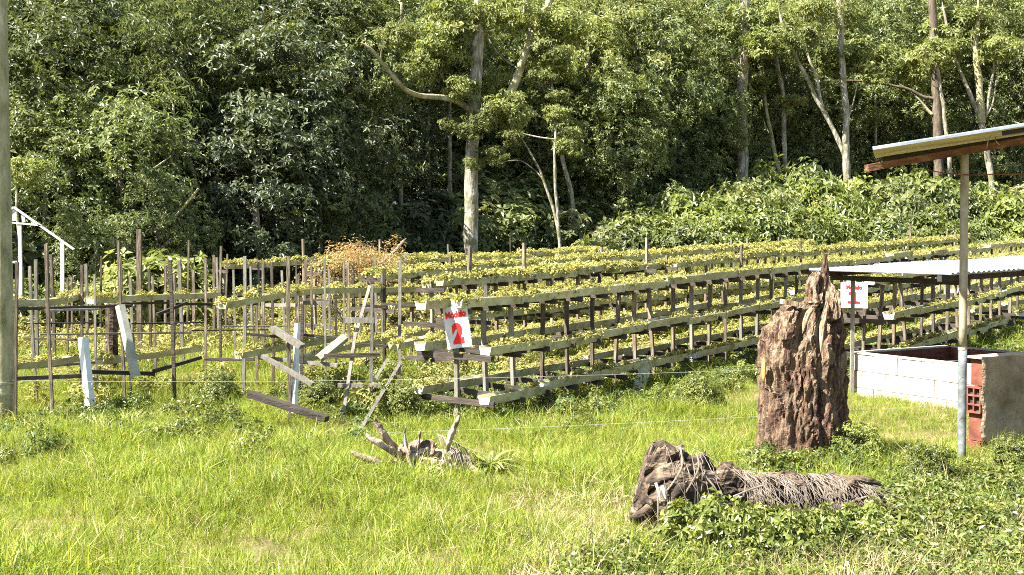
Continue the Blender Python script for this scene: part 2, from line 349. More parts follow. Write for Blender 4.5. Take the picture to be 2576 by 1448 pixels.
def grass_clump(name, seed, nb, rad, h, wd, lean, mat):
    r = np.random.default_rng(seed)
    a = r.uniform(0, 2 * np.pi, nb); q = rad * np.sqrt(r.uniform(0, 1, nb))
    base = np.stack([q * np.cos(a), q * np.sin(a), np.full(nb, -.02)], 1)
    H = h * r.uniform(.35, 1.15, nb)
    b = a + r.normal(0, 1.0, nb); ln = lean * r.uniform(.2, 1.3, nb)
    dr = np.stack([np.cos(b), np.sin(b), np.zeros(nb)], 1)
    sa = r.uniform(0, 2 * np.pi, nb); sd = np.stack([np.cos(sa), np.sin(sa), np.zeros(nb)], 1)
    w_ = (wd * r.uniform(.6, 1.3, nb))[:, None]
    up = np.array([[0, 0, 1.0]])
    m1 = base + up * (H * .5)[:, None] + dr * (H * ln * .25)[:, None]
    tp = base + up * (H * (1 - .35 * np.minimum(ln, 1.3)))[:, None] + dr * (H * ln * .9)[:, None]
    V = np.stack([base - sd * w_ / 2, base + sd * w_ / 2, m1 + sd * w_ * .42, m1 - sd * w_ * .42, tp], 1).reshape(-1, 3)
    i = np.arange(nb)[:, None] * 5
    T = np.concatenate([i + np.array([[0, 1, 2]]), i + np.array([[0, 2, 3]]), i + np.array([[3, 2, 4]])], 0)
    vv = np.clip(r.normal(.4, .22, nb) + (r.uniform(size=nb) > .9) * .5, 0, 1)
    return fast_mesh(name, V, T, [mat], np.repeat(vv, 5))
def herb(name, seed, n, rad, h, L, W, mat, nleaf=3, hang=.1, stems=True, shift=0.0):
    """a leafy herb clump: rosettes on short stalks"""
    r = np.random.default_rng(seed)
    a = r.uniform(0, 2 * np.pi, n); q = rad * np.sqrt(r.uniform(0, 1, n))
    pos = np.stack([q * np.cos(a), q * np.sin(a), h * r.uniform(.25, 1, n) * (1 - .35 * q / rad)], 1)
    nrm = norm(np.stack([np.cos(a) * q / rad * .8, np.sin(a) * q / rad * .8, np.ones(n)], 1) + r.normal(size=(n, 3)) * .35)
    V, T = rosettes(pos, nrm, nleaf, L, W, r, hang=hang)
    vv = np.repeat(np.clip(np.tile(r.normal(.45 + shift, .22, n), nleaf) + r.normal(0, .1, n * nleaf), 0, 1), 4)
    if stems:
        b = len(V); root = pos * np.array([[.35, .35, 0]])
        s1 = pos + np.array([[.003, 0, 0]]); s2 = pos - np.array([[.003, 0, 0]])
        V = np.concatenate([V, np.stack([root, s1, s2], 1).reshape(-1, 3)])
        T = np.concatenate([T, b + np.arange(n * 3).reshape(-1, 3)])
        vv = np.concatenate([vv, np.full(n * 3, .8)])
    return fast_mesh(name, V, T, [mat], vv)

def protos(name, meshes):
    c = bpy.data.collections.new(name)
    for i, me in enumerate(meshes):
        o = bpy.data.objects.new('%s_%02d' % (name, i), me); c.objects.link(o)
    return c
def scatter(name, label, pts, scl, coll, nvar, tilt=.15, cat=None, seed=0, material=None):
    r = np.random.default_rng(seed + 11); n = len(pts)
    me = bpy.data.meshes.new(name); me.vertices.add(n); me.vertices.foreach_set('co', np.asarray(pts, np.float32).ravel())
    rot = np.stack([r.normal(0, tilt, n), r.normal(0, tilt, n), r.uniform(0, 2 * np.pi, n)], 1).astype(np.float32)
    a = me.attributes.new('rot', 'FLOAT_VECTOR', 'POINT'); a.data.foreach_set('vector', rot.ravel())
    a = me.attributes.new('scl', 'FLOAT', 'POINT'); a.data.foreach_set('value', np.asarray(scl, np.float32))
    a = me.attributes.new('idx', 'INT', 'POINT'); a.data.foreach_set('value', r.integers(0, nvar, n).astype(np.int32))
    o = link(name, me)
    ng = bpy.data.node_groups.new(name + '_nodes', 'GeometryNodeTree')
    ng.interface.new_socket('Geometry', in_out='INPUT', socket_type='NodeSocketGeometry')
    ng.interface.new_socket('Geometry', in_out='OUTPUT', socket_type='NodeSocketGeometry')
    N = ng.nodes; Lk = ng.links
    gi = N.new('NodeGroupInput'); go = N.new('NodeGroupOutput')
    iop = N.new('GeometryNodeInstanceOnPoints'); ci = N.new('GeometryNodeCollectionInfo')
    ci.inputs['Collection'].default_value = coll; ci.inputs['Separate Children'].default_value = True; ci.inputs['Reset Children'].default_value = True
    def na(nm, ty):
        q = N.new('GeometryNodeInputNamedAttribute'); q.data_type = ty; q.inputs['Name'].default_value = nm; return q.outputs['Attribute']
    Lk.new(gi.outputs[0], iop.inputs['Points']); Lk.new(ci.outputs[0], iop.inputs['Instance'])
    iop.inputs['Pick Instance'].default_value = True
    Lk.new(na('idx', 'INT'), iop.inputs['Instance Index']); Lk.new(na('rot', 'FLOAT_VECTOR'), iop.inputs['Rotation']); Lk.new(na('scl', 'FLOAT'), iop.inputs['Scale'])
    Lk.new(iop.outputs[0], go.inputs[0])
    md = o.modifiers.new('scatter', 'NODES'); md.node_group = ng
    o['kind'] = 'stuff'; o['label'] = label
    if cat: o['category'] = cat
    return o

MARKS = [(20, 'the tall pole'), (350, 'the thick brown stake'), (900, 'the dry orange bush'), (1186, 'the tallest pale trunk'), (1868, 'the stout pale trunk'), (2133, 'the low-forking trunk'), (2470, 'the many-stemmed tree')]
ORD = ['first', 'second', 'third', 'fourth', 'fifth', 'sixth', 'seventh', 'eighth', 'ninth', 'tenth', 'eleventh', 'twelfth', 'thirteenth', 'fourteenth', 'fifteenth', 'sixteenth', 'seventeenth', 'eighteenth', 'nineteenth', 'twentieth']
def ordinals(xs, noun, tail, cls=None, cname=('', '')):
    """labels that count things outwards from the nearest landmark"""
    out = [None] * len(xs); grp = {}
    for i, x in enumerate(xs):
        mk_ = min(MARKS, key=lambda q: abs(q[0] - x)); sd = 'right' if x >= mk_[0] else 'left'
        grp.setdefault((mk_[1], sd, bool(cls[i]) if cls else False), []).append(i)
    for (nm, sd, c), ids in grp.items():
        ids.sort(key=lambda i: abs(xs[i] - [q[0] for q in MARKS if q[1] == nm][0]))
        for k, i in enumerate(ids):
            out[i] = ' '.join(('%s %s %s of %s %s' % (ORD[k], noun, sd, nm, cname[c] if cls else tail)).split())
    return out

# ================================================================ the ground
ax = np.concatenate([np.linspace(-140, -26, 30)[:-1], np.linspace(-26, 40, 170), np.linspace(40, 170, 34)[1:]])
ay = np.concatenate([np.linspace(-40, 3, 16)[:-1], np.linspace(3, 62, 190), np.linspace(62, 190, 40)[1:]])
XX, YY = np.meshgrid(ax, ay); ZZ = G(XX, YY)
nx, ny = len(ax), len(ay)
ii = (np.arange(ny - 1)[:, None] * nx + np.arange(nx - 1)[None, :]).ravel()
gr = link('ground', fast_mesh('ground', np.stack([XX.ravel(), YY.ravel(), ZZ.ravel()], 1), np.stack([ii, ii + 1, ii + nx + 1, ii + nx], 1), [M['ground']], smooth=True))
tag(gr, 'grassy field rising to a wooded hillside', kind='structure')

# ---------------------------------------------------------------- grass
gp = protos('grass_tuft', [grass_clump('grass_tuft', 20 + i, 60, .13, (.115 + .02 * (i % 4)), .0042, .9, M['grass']) for i in range(8)])
def fade(n_, y0, y1, dens, sd, margin=1.5):
    r = np.random.default_rng(sd)
    x = r.uniform(-y1 * .47 - margin, y1 * .47 + margin, n_); y = r.uniform(y0, y1, n_)
    k = np.abs(x) < y * .45 + margin
    return x[k], y[k]
def lumps(x, y):
    return .5 + .5 * np.sin(x * 1.9 + 1.3 * np.sin(y * 1.1)) * np.sin(y * 2.3 + np.sin(x * 1.6) * 1.2)
gx, gy = fade(30000, 4.2, 15.5, 1, 1)
t_, n_ = tn(gx, gy)
under = (n_ > -1.2) & (t_ > 0) 
weedy = (gx > .9 + (gy - 5.2) * .35) & (gy < 7.4)
k = (~under | (np.random.default_rng(3).uniform(size=len(gx)) < .5)) & (~weedy | (np.random.default_rng(4).uniform(size=len(gx)) < .25))
gx, gy = gx[k], gy[k]
gs = np.where((gx > 2.4) & (gy > 9.6) & (gy < 14), .5, 1.0) * (.65 + .75 * lumps(gx, gy) ** 1.2) * np.random.default_rng(5).uniform(.7, 1.25, len(gx))
scatter('grass', 'bright yellow-green unmown grass over the foreground', np.stack([gx, gy, G(gx, gy)], 1), gs, gp, 8, tilt=.22, seed=1)
gx, gy = fade(42000, 15, 46, 1, 6, 3)
t_, n_ = tn(gx, gy); k = n_ < edge_n(t_) + 1.5; gx, gy = gx[k], gy[k]
scatter('field_grass', 'grass between and behind the growing racks', np.stack([gx, gy, G(gx, gy)], 1), np.random.default_rng(7).uniform(1.0, 2.0, len(gx)), gp, 8, tilt=.2, seed=2)

# ================================================================ growing racks
ROWZ = math.atan2(RY, RX)
SLOPE = math.atan(.025)
def gutter_mesh(L, caps=True):
    m = MB(); hb, ht, h, th = .05, .07, .078, .007
    def ring(x): return [(x, -hb, 0), (x, hb, 0), (x, ht, h), (x, ht - th, h), (x, hb, h * .72), (x, -hb, h * .72), (x, -ht + th, h), (x, -ht, h)]
    a = ring(0); b = ring(L); m.v += a + b
    for i in range(8):
        j = (i + 1) % 8
        m.f.append((i, j, 8 + j, 8 + i)); m.m.append(1 if i == 4 else 0)
    for o_ in (0, 8):
        q = [o_, o_ + 1, o_ + 4, o_ + 5]
        m.f.append(tuple(q if o_ else q[::-1])); m.m.append(2)
        for q in ((o_ + 1, o_ + 2, o_ + 3, o_ + 4), (o_, o_ + 5, o_ + 6, o_ + 7)):
            m.f.append(q if o_ else q[::-1]); m.m.append(2)
    # overlapping sleeve at one end
    e = .004
    for (x0, x1) in ((L - .012, L + .03),):
        for sgn in (-1, 1):
            c = [(x0, sgn * hb, -e), (x1, sgn * hb, -e), (x1, sgn * (ht + e), h + e), (x0, sgn * (ht + e), h + e)]
            d = [(p[0], p[1] + sgn * e, p[2]) for p in c]
            b0 = len(m.v); m.v += c + d
            for q in ((0, 1, 2, 3), (7, 6, 5, 4), (0, 4, 5, 1), (1, 5, 6, 2), (2, 6, 7, 3), (3, 7, 4, 0)):
                m.f.append(tuple(b0 + i for i in q)); m.m.append(0)
    return m.mesh('gutter', [M['gutter'], M['moss'], M['white']])  # one white plastic: sides coloured as shaded, end faces as sunlit
GUT = gutter_mesh(.885)
GUT2 = GUT.copy(); GUT2.materials[2] = M['gutter']
def post_mesh(h, w_=.036, seed=0):
    m = MB(); r = random.Random(seed); k = 4
    ring = []
    for z in (-.25, h * .33, h * .66, h):
        ox, oy = r.uniform(-.006, .006), r.uniform(-.006, .006); s_ = w_ / 2 * r.uniform(.9, 1.1)
        ring.append([(ox - s_, oy - s_, z), (ox + s_, oy - s_, z), (ox + s_, oy + s_, z), (ox - s_, oy + s_, z)])
    for a, b in zip(ring, ring[1:]): m.quadbox(a + b)
    return m.mesh('post', [M['post' if seed % 3 else 'greywood']])
def bar_mesh(L, hgt=.05, th=.024, seed=0):
    m = MB(); r = random.Random(seed)
    m.beam((-L / 2, 0, 0), (L / 2, 0, r.uniform(-.008, .008)), th, hgt)
    return m.mesh('crossbar', [M['bar']])
POST = {h: [post_mesh(h, seed=int(h * 100) + i) for i in range(3)] for h in (1.05, 1.12, 1.22, 1.35, 1.55, 1.85)}
BARS = [bar_mesh(.92, seed=i) for i in range(3)]
straw_pts = {}
def plant_run(key, p, q, dens=13, w_=.028, z=.05):
    L = (Vector(q) - Vector(p)).length; n = max(1, int(L * dens))
    for _ in range(n):
        u = random.random(); a = Vector(p).lerp(Vector(q), u)
        if noise.noise(a * 1.7) + (.6 if key in ('two', 'one', 'left') else 1.2) < random.random() * .9: continue
        straw_pts.setdefault(key, []).append((a.x + random.uniform(-w_, w_), a.y + random.uniform(-w_, w_), a.z + z))
def rack(key, label, n, t0, t1, step, runs, ph, bars_to=None, every=1, tiers=(.27, .665, 1.075), jitter=.018, dens=28, gapchance=0.0, lanes=(.36, .33, .105)):
    bx, by = xy(t0, n); root = thing('growing_rack', label, 'growing rack', (bx, by, g(bx, by)), 'three-tier growing racks in the field')
    o0 = WORLD[root.name]
    def zat(t): return .025 * t if t > 0 else .012 * t
    i = 0; t = t0
    while t <= t1:
        x, y = xy(t, n); hs = POST[random.choice(ph)]
        o = link('post', random.choice(hs), root, Vector((x, y, g(x, y))) - o0, (random.gauss(0, .025), random.gauss(0, .025), ROWZ + random.uniform(-.2, .2)))
        if bars_to is None or t < bars_to:
            for z, ln in zip(tiers, lanes):
                bz = zat(t) + z - .026
                link('crossbar', random.choice(BARS), root, Vector((x - RX * .037, y - RY * .037, bz)) - o0, (0, random.gauss(0, .025), ROWZ + math.pi / 2 + random.gauss(0, .03)), ((ln * 2 + .2) / .92, 1, 1))
        t += step * random.uniform(.93, 1.07); i += 1
    for (tier, side, a, b) in runs:
        s = a; sag = 0
        while s < b - .2:
            if random.random() < (gapchance or (.0 if key == 'two' else .05)): s += .9; continue
            nn = n + side * lanes[tier]
            x, y = xy(s, nn); zz = zat(s) + tiers[tier]
            dz = random.gauss(0, jitter); pit = random.gauss(0, .013)
            link('gutter', GUT if key in ('two', 'one') else GUT2, root, Vector((x, y, zz + dz)) - o0, (random.gauss(0, .03), -(SLOPE if s > 0 else .012) + pit, ROWZ + random.gauss(0, .006)))
            x2, y2 = xy(s + .88, nn)
            plant_run(key, (x, y, zz + dz), (x2, y2, zat(s + .88) + tiers[tier] + dz), dens)
            s += .9
    return root
# the rack that carries the sign with the 2
rack('two', 'long grey-green gutter rack at whose near end the Modulo 2 sign hangs', 0, 0, 27, .435,
     [(0, 1, -.12, 26), (0, -1, -.05, 3.0), (0, -1, 3.7, 26), (1, 1, -.12, 26), (1, -1, .0, 26), (2, 1, -.36, 26), (2, -1, -.12, 26)], (1.05,), bars_to=14)
# the rack behind the stump with the sign with the 1
rack('one', 'gutter rack standing behind the brick tank, Modulo 1 sign at its end', -1.85, 5.0, 30, .5,
     [(0, -1, 4.9, 28), (0, 1, 4.9, 28), (1, -1, 4.9, 28), (1, 1, 4.9, 28), (2, 1, 4.9, 28), (2, -1, 4.9, 28)], (1.05,), bars_to=12)
rack('b', 'gutter rack just behind the sign 2 rack, tall stakes along it', 2.2, 2.2, 23, .6,
     [(0, -1, 2.2, 23), (1, -1, 2.2, 23), (2, -1, 2.2, 23), (2, 1, 2.2, 23), (1, 1, 6, 23), (0, 1, 4, 23)], (1.12, 1.12, 1.22, 1.22, 1.35, 1.55), bars_to=8)
rack('c', 'second gutter rack back from the sign 2 rack, yellow with plants', 4.4, 3.5, 17.5, .8,
     [(2, -1, 3.5, 17.5), (1, -1, 3.5, 17.5), (2, 1, 3.5, 17.5), (0, -1, 6, 17.5)], (1.05, 1.12, 1.22, 1.35), bars_to=7)
rack('d', 'third gutter rack back from the sign 2 rack, yellow with plants', 6.6, 4.5, 12.5, .8,
     [(2, -1, 4.5, 12.5), (1, -1, 4.5, 12.5), (2, 1, 4.5, 12.5)], (1.05, 1.12, 1.22, 1.35), bars_to=7)
rack('e', 'farthest gutter rack, standing in weeds along the forest edge', 8.8, 4.5, 9.5, .9,
     [(2, -1, 4.5, 9.5), (1, -1, 4.5, 9.5)], (1.12, 1.22, 1.55), bars_to=6)

# ---------------------------------------------------------------- the broken racks on the left
def px_gutter(m, pts):
    """a bowed run of gutter through picture positions with depths"""
    P = [at(*p) for p in pts]; P = smooth_path(P, 3)
    n = len(P); b0 = len(m.v); hb, ht, h = .048, .068, .066
    for i, p in enumerate(P):
        d = (P[min(i + 1, n - 1)] - P[max(i - 1, 0)]); d.z = 0; d.normalize(); s = Vector((-d.y, d.x, 0))
        for (o, z) in ((-hb, 0), (hb, 0), (ht, h), (hb, h * .72), (-hb, h * .72), (-ht, h)):
            m.v.append(tuple(p + s * o + Vector((0, 0, z))))
    for i in range(n - 1):
        for j in range(6):
            k = (j + 1) % 6; a = b0 + i * 6
            m.f.append((a + j, a + k, a + 6 + k, a + 6 + j)); m.m.append(1 if j == 3 else 0)
    for o_ in (b0, b0 + (n - 1) * 6):
        m.f.append((o_, o_ + 1, o_ + 3, o_ + 4)); m.m.append(2)
        m.f.append((o_ + 1, o_ + 2, o_ + 3)); m.m.append(2); m.f.append((o_, o_ + 4, o_ + 5)); m.m.append(2)
    return P
def derelict(label, org, posts, bars, gutters, key):
    root = thing('broken_rack', label, 'growing rack', org, 'broken racks at the end of the field')
    for (x0, y0, x1, y1, Y, wpx, mat) in posts:
        m = MB(); a = at(x0, y0, Y); b = at(x1, y1, Y); b2 = b + (b - a).normalized() * .45
        ww = wpx * .6 / F * Y
        if mat == 'post' and random.random() < .45: mat = 'greywood'
        pts = [a, a.lerp(b2, .35) + Vector((random.uniform(-.008, .008), 0, 0)), a.lerp(b2, .7) + Vector((random.uniform(-.008, .008), 0, 0)), b2]
        for p, q in zip(pts, pts[1:]): m.beam(p, q, ww, ww, up=(0, 1, 0))
        m.build('post', M[mat], root)
    for (x0, y0, Y0, x1, y1, Y1, hpx, mat) in bars:
        m = MB(); m.beam(at(x0, y0, Y0), at(x1, y1, Y1), .03, hpx * .8 / F * (Y0 + Y1) / 2)
        m.build('crossbar', M[mat], root)
    for pts in gutters:
        m = MB(); P = px_gutter(m, pts); m.build('gutter', [M['gutter'], M['moss'], M['gutter']], root)
        for p, q in zip(P, P[1:]): plant_run(key, p, q, 22)
    return root
derelict('broken rack of dark leaning posts and bowed gutters nearest the tall pole', at(42, 1080, 11.2),
    [(43, 660, 40, 1040, 11.0, 12, 'post'), (75, 670, 91, 985, 12.0, 11, 'post'), (116, 615, 131, 1042, 10.9, 12, 'post'), (206, 668, 205, 990, 12.4, 11, 'post'),
     (238, 690, 243, 1000, 12.8, 9, 'post'), (297, 605, 313, 1000, 12.0, 10, 'post'), (428, 655, 438, 985, 12.0, 13, 'bar'), (170, 700, 172, 880, 14, 7, 'post'),
     (272, 760, 274, 880, 14.6, 7, 'post'), (318, 800, 330, 1010, 12.2, 7, 'bar')],
    [(40, 953, 11.1, 232, 945, 11.4, 13, 'bar'), (200, 935, 11.6, 390, 941, 11.9, 13, 'bar'), (386, 935, 11.9, 505, 900, 12.6, 11, 'bar'), (40, 778, 11.6, 330, 770, 12.6, 9, 'bar'),
     (110, 782, 11.8, 250, 778, 12, 6, 'greywood'), (60, 852, 12.2, 220, 856, 12.2, 6, 'bar'), (100, 842, 13, 480, 838, 14, 5, 'greywood'), (80, 925, 12.6, 300, 908, 12.8, 8, 'bar'),
     (395, 792, 12.6, 470, 762, 12.9, 9, 'bar'), (300, 765, 13.6, 430, 762, 14, 7, 'bar'), (330, 815, 14, 520, 812, 14.4, 4, 'bar'), (60, 815, 13, 260, 812, 13.4, 4, 'bar')],
    [[(20, 772, 11.6), (110, 770, 12), (165, 762, 12.3), (207, 748, 12.5)], [(228, 765, 13), (330, 758, 13.6), (440, 754, 14.2), (545, 750, 14.8)],
     [(40, 930, 11.8), (120, 922, 12.0), (220, 905, 12.3)], [(250, 918, 12.2), (330, 908, 12.6), (420, 896, 13), (500, 884, 13.4)]], 'left')
derelict('broken rack right of the first one, one long bowed gutter over straight stakes', at(615, 1040, 12.2),
    [(517, 650, 517, 905, 13.6, 9, 'post'), (553, 760, 555, 860, 13.8, 9, 'bar'), (616, 645, 615, 985, 12.0, 13, 'post'), (645, 770, 645, 880, 13.4, 11, 'post'), (683, 660, 686, 860, 13.0, 10, 'post'),
     (725, 645, 728, 1055, 10.9, 14, 'post'), (783, 665, 785, 860, 13, 8, 'post'), (760, 765, 757, 960, 11.8, 12, 'bar'), (817, 650, 818, 950, 12.2, 8, 'post'), (865, 660, 865, 780, 15, 7, 'post'),
     (935, 715, 934, 975, 12.2, 13, 'greywood'), (1007, 655, 1004, 900, 12.4, 13, 'post'), (845, 700, 845, 830, 14.5, 9, 'bar'), (960, 690, 960, 800, 15, 7, 'post')],
    [(610, 840, 12, 760, 853, 12, 8, 'bar'), (650, 900, 12.2, 850, 920, 12, 12, 'greywood'), (670, 768, 13.4, 745, 768, 13.2, 10, 'greywood'), (762, 762, 13.2, 830, 765, 13.2, 12, 'greywood'),
     (440, 765, 12.8, 560, 767, 13.2, 8, 'bar'), (515, 905, 12.6, 640, 905, 12.6, 9, 'bar'), (880, 865, 12.3, 1000, 874, 12.3, 8, 'bar'), (905, 768, 12.3, 975, 774, 12.3, 9, 'bar'),
     (960, 765, 12.8, 1090, 770, 12.4, 7, 'bar'), (760, 843, 12.6, 870, 852, 12.6, 7, 'bar'), (560, 822, 15, 800, 820, 15.4, 4, 'greywood'), (480, 832, 14, 700, 830, 15, 4, 'bar'), (850, 970, 12, 960, 970, 12, 13, 'greywood')],
    [[(556, 778, 11.4), (640, 762, 12), (720, 748, 12.8), (800, 740, 13.6), (900, 738, 14.6), (1060, 734, 16)], [(600, 903, 11.8), (690, 885, 12.2), (760, 873, 12.6), (835, 862, 13)],
     [(760, 915, 12.2), (850, 885, 12.6), (940, 868, 13), (1070, 843, 14)], [(990, 880, 11.6), (1050, 868, 12), (1110, 855, 12.4)]], 'left')

# ---------------------------------------------------------------- loose timbers and gutters
def plank(name, label, cat, p, q, wpx, hpx, Y, mat, group=None, up=(0, 1, 0)):
    m = MB(); a = at(*p); b = at(*q)
    m.beam(a, b, hpx / F * Y, wpx / F * Y, up=up)
    o = m.build(name, M[mat], None, origin=tuple(b)); return tag(o, label, cat, group)
def channel(name, label, p, q, wpx, mat, turn, cat='gutter'):
    a = at(*p); b = at(*q); d = (b - a).normalized(); f = Vector((math.sin(turn), -math.cos(turn), 0)); f = (f - d * f.dot(d)).normalized(); s = d.cross(f)
    ww = wpx / F * p[2]; m = MB(); b0 = len(m.v)
    prof = [(-.5, 0), (-.28, .5), (.28, .5), (.5, 0), (.44, 0), (.24, .42), (-.24, .42), (-.44, 0)]
    for p_ in (a, b):
        for (x, h) in prof: m.v.append(tuple(p_ + s * x * ww + f * h * ww))
    for j in range(8):
        k = (j + 1) % 8; m.f.append((b0 + j, b0 + k, b0 + 8 + k, b0 + 8 + j)); m.m.append(0)
    for o_ in (0, 8):
        for q_ in ((0, 1, 6, 7), (1, 2, 5, 6), (2, 3, 4, 5)): m.f.append(tuple(b0 + o_ + i for i in q_)); m.m.append(0)
    o = m.build(name, M[mat], None, origin=tuple(b)); return tag(o, label, cat)
channel('loose_gutter', 'bright white length of gutter stood upright in the grass', (211, 850, 11.3), (234, 1075, 11.2), 28, 'white', -.3)
channel('loose_gutter', 'grey-green length of gutter leaning steeply against a stake', (305, 770, 11.9), (345, 950, 11.7), 27, 'oldplastic', -.5)
channel('loose_gutter', 'white gutter length tied upright beside the tall stake with the fallen board', (749, 815, 11.0), (741, 1040, 10.9), 17, 'white', -.4)
channel('loose_gutter', 'short broken gutter tipped against the leaning pole', (800, 905, 12.0), (868, 850, 12.2), 24, 'oldplastic', -.2)
channel('broken_gutter', 'snapped gutter end hanging down to the weeds from the sign 2 rack', (1622, 918, 12.6), (1580, 1035, 11.9), 34, 'gutter', .9)
plank('fallen_board', 'long dark board tilted down to the right before the tall stake', 'board', (628, 992, 10.4), (822, 1055, 10.2), 14, 30, 10.3, 'bar', up=(0, 0, 1))
plank('short_board', 'short grey board sloping across the white upright gutter', 'board', (684, 826, 10.8), (760, 873, 10.7), 12, 25, 10.8, 'greywood', up=(0, 0, 1))
plank('thin_board', 'thin pale board sloping across the foot of the white upright gutter', 'board', (660, 896, 10.75), (787, 968, 10.6), 9, 16, 10.7, 'greywood', up=(0, 0, 1))
plank('leaning_board', 'wide grey board leaning in the weeds behind the bleached root', 'board', (1006, 915, 11.2), (903, 1088, 10.2), 20, 8, 10.6, 'greywood')
plank('leaning_board', 'narrow grey board leaning beside the wide one in the weeds', 'board', (975, 905, 11.6), (925, 985, 11.3), 10, 7, 11.4, 'greywood')
tt = thing('timber_prop', 'pale leaning pole with two nailed crosspieces like a ladder', 'prop', at(862, 1060, 11.2))
for nm, a, b, wpx, mt in (('pole', (930, 722, 11.9), (893, 850, 11.5), 12, 'greywood'), ('pole', (893, 850, 11.45), (862, 1060, 11.0), 13, 'greywood'), ('crosspiece', (864, 806, 11.5), (942, 807, 11.5), 13, 'greywood'), ('crosspiece', (816, 897, 11.3), (957, 893, 11.3), 11, 'bar')):
    m = MB(); m.beam(at(*a), at(*b), .03, wpx / F * 11.5, up=(0, 1, 0) if nm == 'pole' else (0, 0, 1)); m.build(nm, M[mt], tt)

# bare stakes at the back
stake_px = [(118, 612, 705, 17), (350, 577, 735, 17), (475, 605, 700, 18), (545, 648, 705, 19), (556, 620, 700, 19), (572, 640, 700, 19), (650, 655, 705, 20), (745, 655, 720, 20), (790, 645, 705, 20), (815, 652, 720, 19),
            (905, 690, 735, 17), (922, 660, 720, 20), (1018, 640, 700, 21), (1068, 655, 700, 22), (1100, 650, 700, 22), (1126, 615, 700, 23), (1148, 720, 775, 14), (1215, 640, 690, 25), (1236, 650, 690, 25), (1250, 630, 690, 25),
            (1283, 600, 690, 25), (1296, 640, 690, 26), (1325, 630, 690, 26), (1082, 705, 770, 14), (1222, 715, 775, 15), (1550, 690, 740, 17), (1640, 640, 700, 24), (1495, 620, 680, 25), (1710, 640, 690, 25), (1790, 630, 680, 25), (1845, 620, 670, 26), (1460, 660, 700, 22), (1380, 660, 700, 22), (1415, 650, 695, 23), (1600, 690, 730, 19), (1950, 640, 680, 26), (630, 670, 720, 17), (375, 680, 735, 16), (438, 690, 740, 16), (880, 655, 715, 21), (970, 665, 720, 19)]
rs = random.Random(44); stake_px += [(60 + 40 * q + rs.uniform(-15, 15), rs.uniform(640, 700), 740, rs.uniform(14.5, 19)) for q in range(25)]
stake_lab = ordinals([q[0] + .01 * i for i, q in enumerate(stake_px)], 'bare weathered stake', 'in the weeds')
for i, (x, y0, y1, Y) in enumerate(stake_px):
    m = MB(); a = at(x, y0, Y); gz = g(a.x, a.y); lean = random.uniform(-.05, .05)
    ww = random.uniform(.024, .042) if i != 1 else .065
    b = Vector((a.x + lean, a.y, gz - .25)); c = a.lerp(b, .5) + Vector((random.uniform(-.012, .012), 0, 0))
    m.beam(a, c, ww, ww, up=(0, 1, 0)); m.beam(c, b, ww, ww, up=(0, 1, 0))
    o = m.build('stake', M['post'] if i % 3 else M['greywood'], None, origin=tuple(b))
    if i == 1: tag(o, 'thick brown stake taller than those around it, by the round green bush', 'stake')
    elif i == 20: tag(o, 'tallest thin stake against the dark forest right of the big trunk', 'stake')
    else: tag(o, stake_lab[i], 'stake', 'bare stakes in the weeds')

# ---------------------------------------------------------------- signs
def sign(label, c, wd, ht, roll, txt):
    root = thing('module_sign', label, 'sign', c)
    Xa = Vector((RY, -RX, 0)); Z = Vector((0, 0, 1)); Nn = Vector((-RX, -RY, 0))
    Xr = Xa * math.cos(roll) + Z * math.sin(roll); Zr = -Xa * math.sin(roll) + Z * math.cos(roll)
    m = MB(); q = .006
    def pt(u, v, d): return Vector(c) + Xr * u + Zr * v + Nn * d
    m.quadbox([pt(-wd / 2, -ht / 2, 0), pt(wd / 2, -ht / 2, 0), pt(wd / 2, -ht / 2, q), pt(-wd / 2, -ht / 2, q), pt(-wd / 2, ht / 2, 0), pt(wd / 2, ht / 2, 0), pt(wd / 2, ht / 2, q), pt(-wd / 2, ht / 2, q)])
    pn = m.build('panel', M['sign'], root)
    R = Matrix((Xr, Zr, Nn)).transposed().to_4x4()
    for s, size, v, off in (('Modulo', ht * .205, ht * .235, .0045), (txt, ht * .60, -ht * .36, .017)):
        cu = bpy.data.curves.new('lettering', 'FONT'); cu.body = s; cu.size = size; cu.align_x = 'CENTER'; cu.extrude = .0008; cu.offset = off
        cu.materials.append(M['red'])
        if s == '1':
            m1 = MB(); k1 = ht * .27
            for lo, hi in (((-.1 * ht, 0), (.1 * ht, ht * .46)), ((-.25 * ht, 0), (.25 * ht, .1 * ht)), ((-.22 * ht, .34 * ht), (-.1 * ht, ht * .46))): m1.box((lo[0], lo[1], 0), (hi[0], hi[1], .0015))
            o = link('lettering', m1.mesh('lettering', [M['red']]), pn); Mx = R.copy(); Mx.translation = pt(0, v + .02 * ht, q + .001) - Vector(c); o.matrix_local = Mx; continue
        tmp = bpy.data.objects.new('lettering_curve', cu); me = bpy.data.meshes.new_from_object(tmp); bpy.data.objects.remove(tmp)
        o = link('lettering', me, pn); Mx = R.copy(); Mx.translation = pt(0, v, q + .002) - Vector(c); o.matrix_local = Mx
    hk = MB()
    for u in (-wd * .3, wd * .3): hk.tube([pt(u, ht / 2 - .01, .003), pt(u, ht / 2 + .06, -.01)], .003, 4)
    hk.build('hanger', M['wire'], pn)
x2, y2 = xy(-.1, .0)
sign('white sign with red lettering Modulo 2 hanging askew', at(1151, 823, y2), .285, .375, .17, '2')
x1, y1 = xy(4.72, -1.85)
sign('white sign with red lettering Modulo 1 behind a thin post', at(2149, 743, y1), .31, .285, .0, '1')

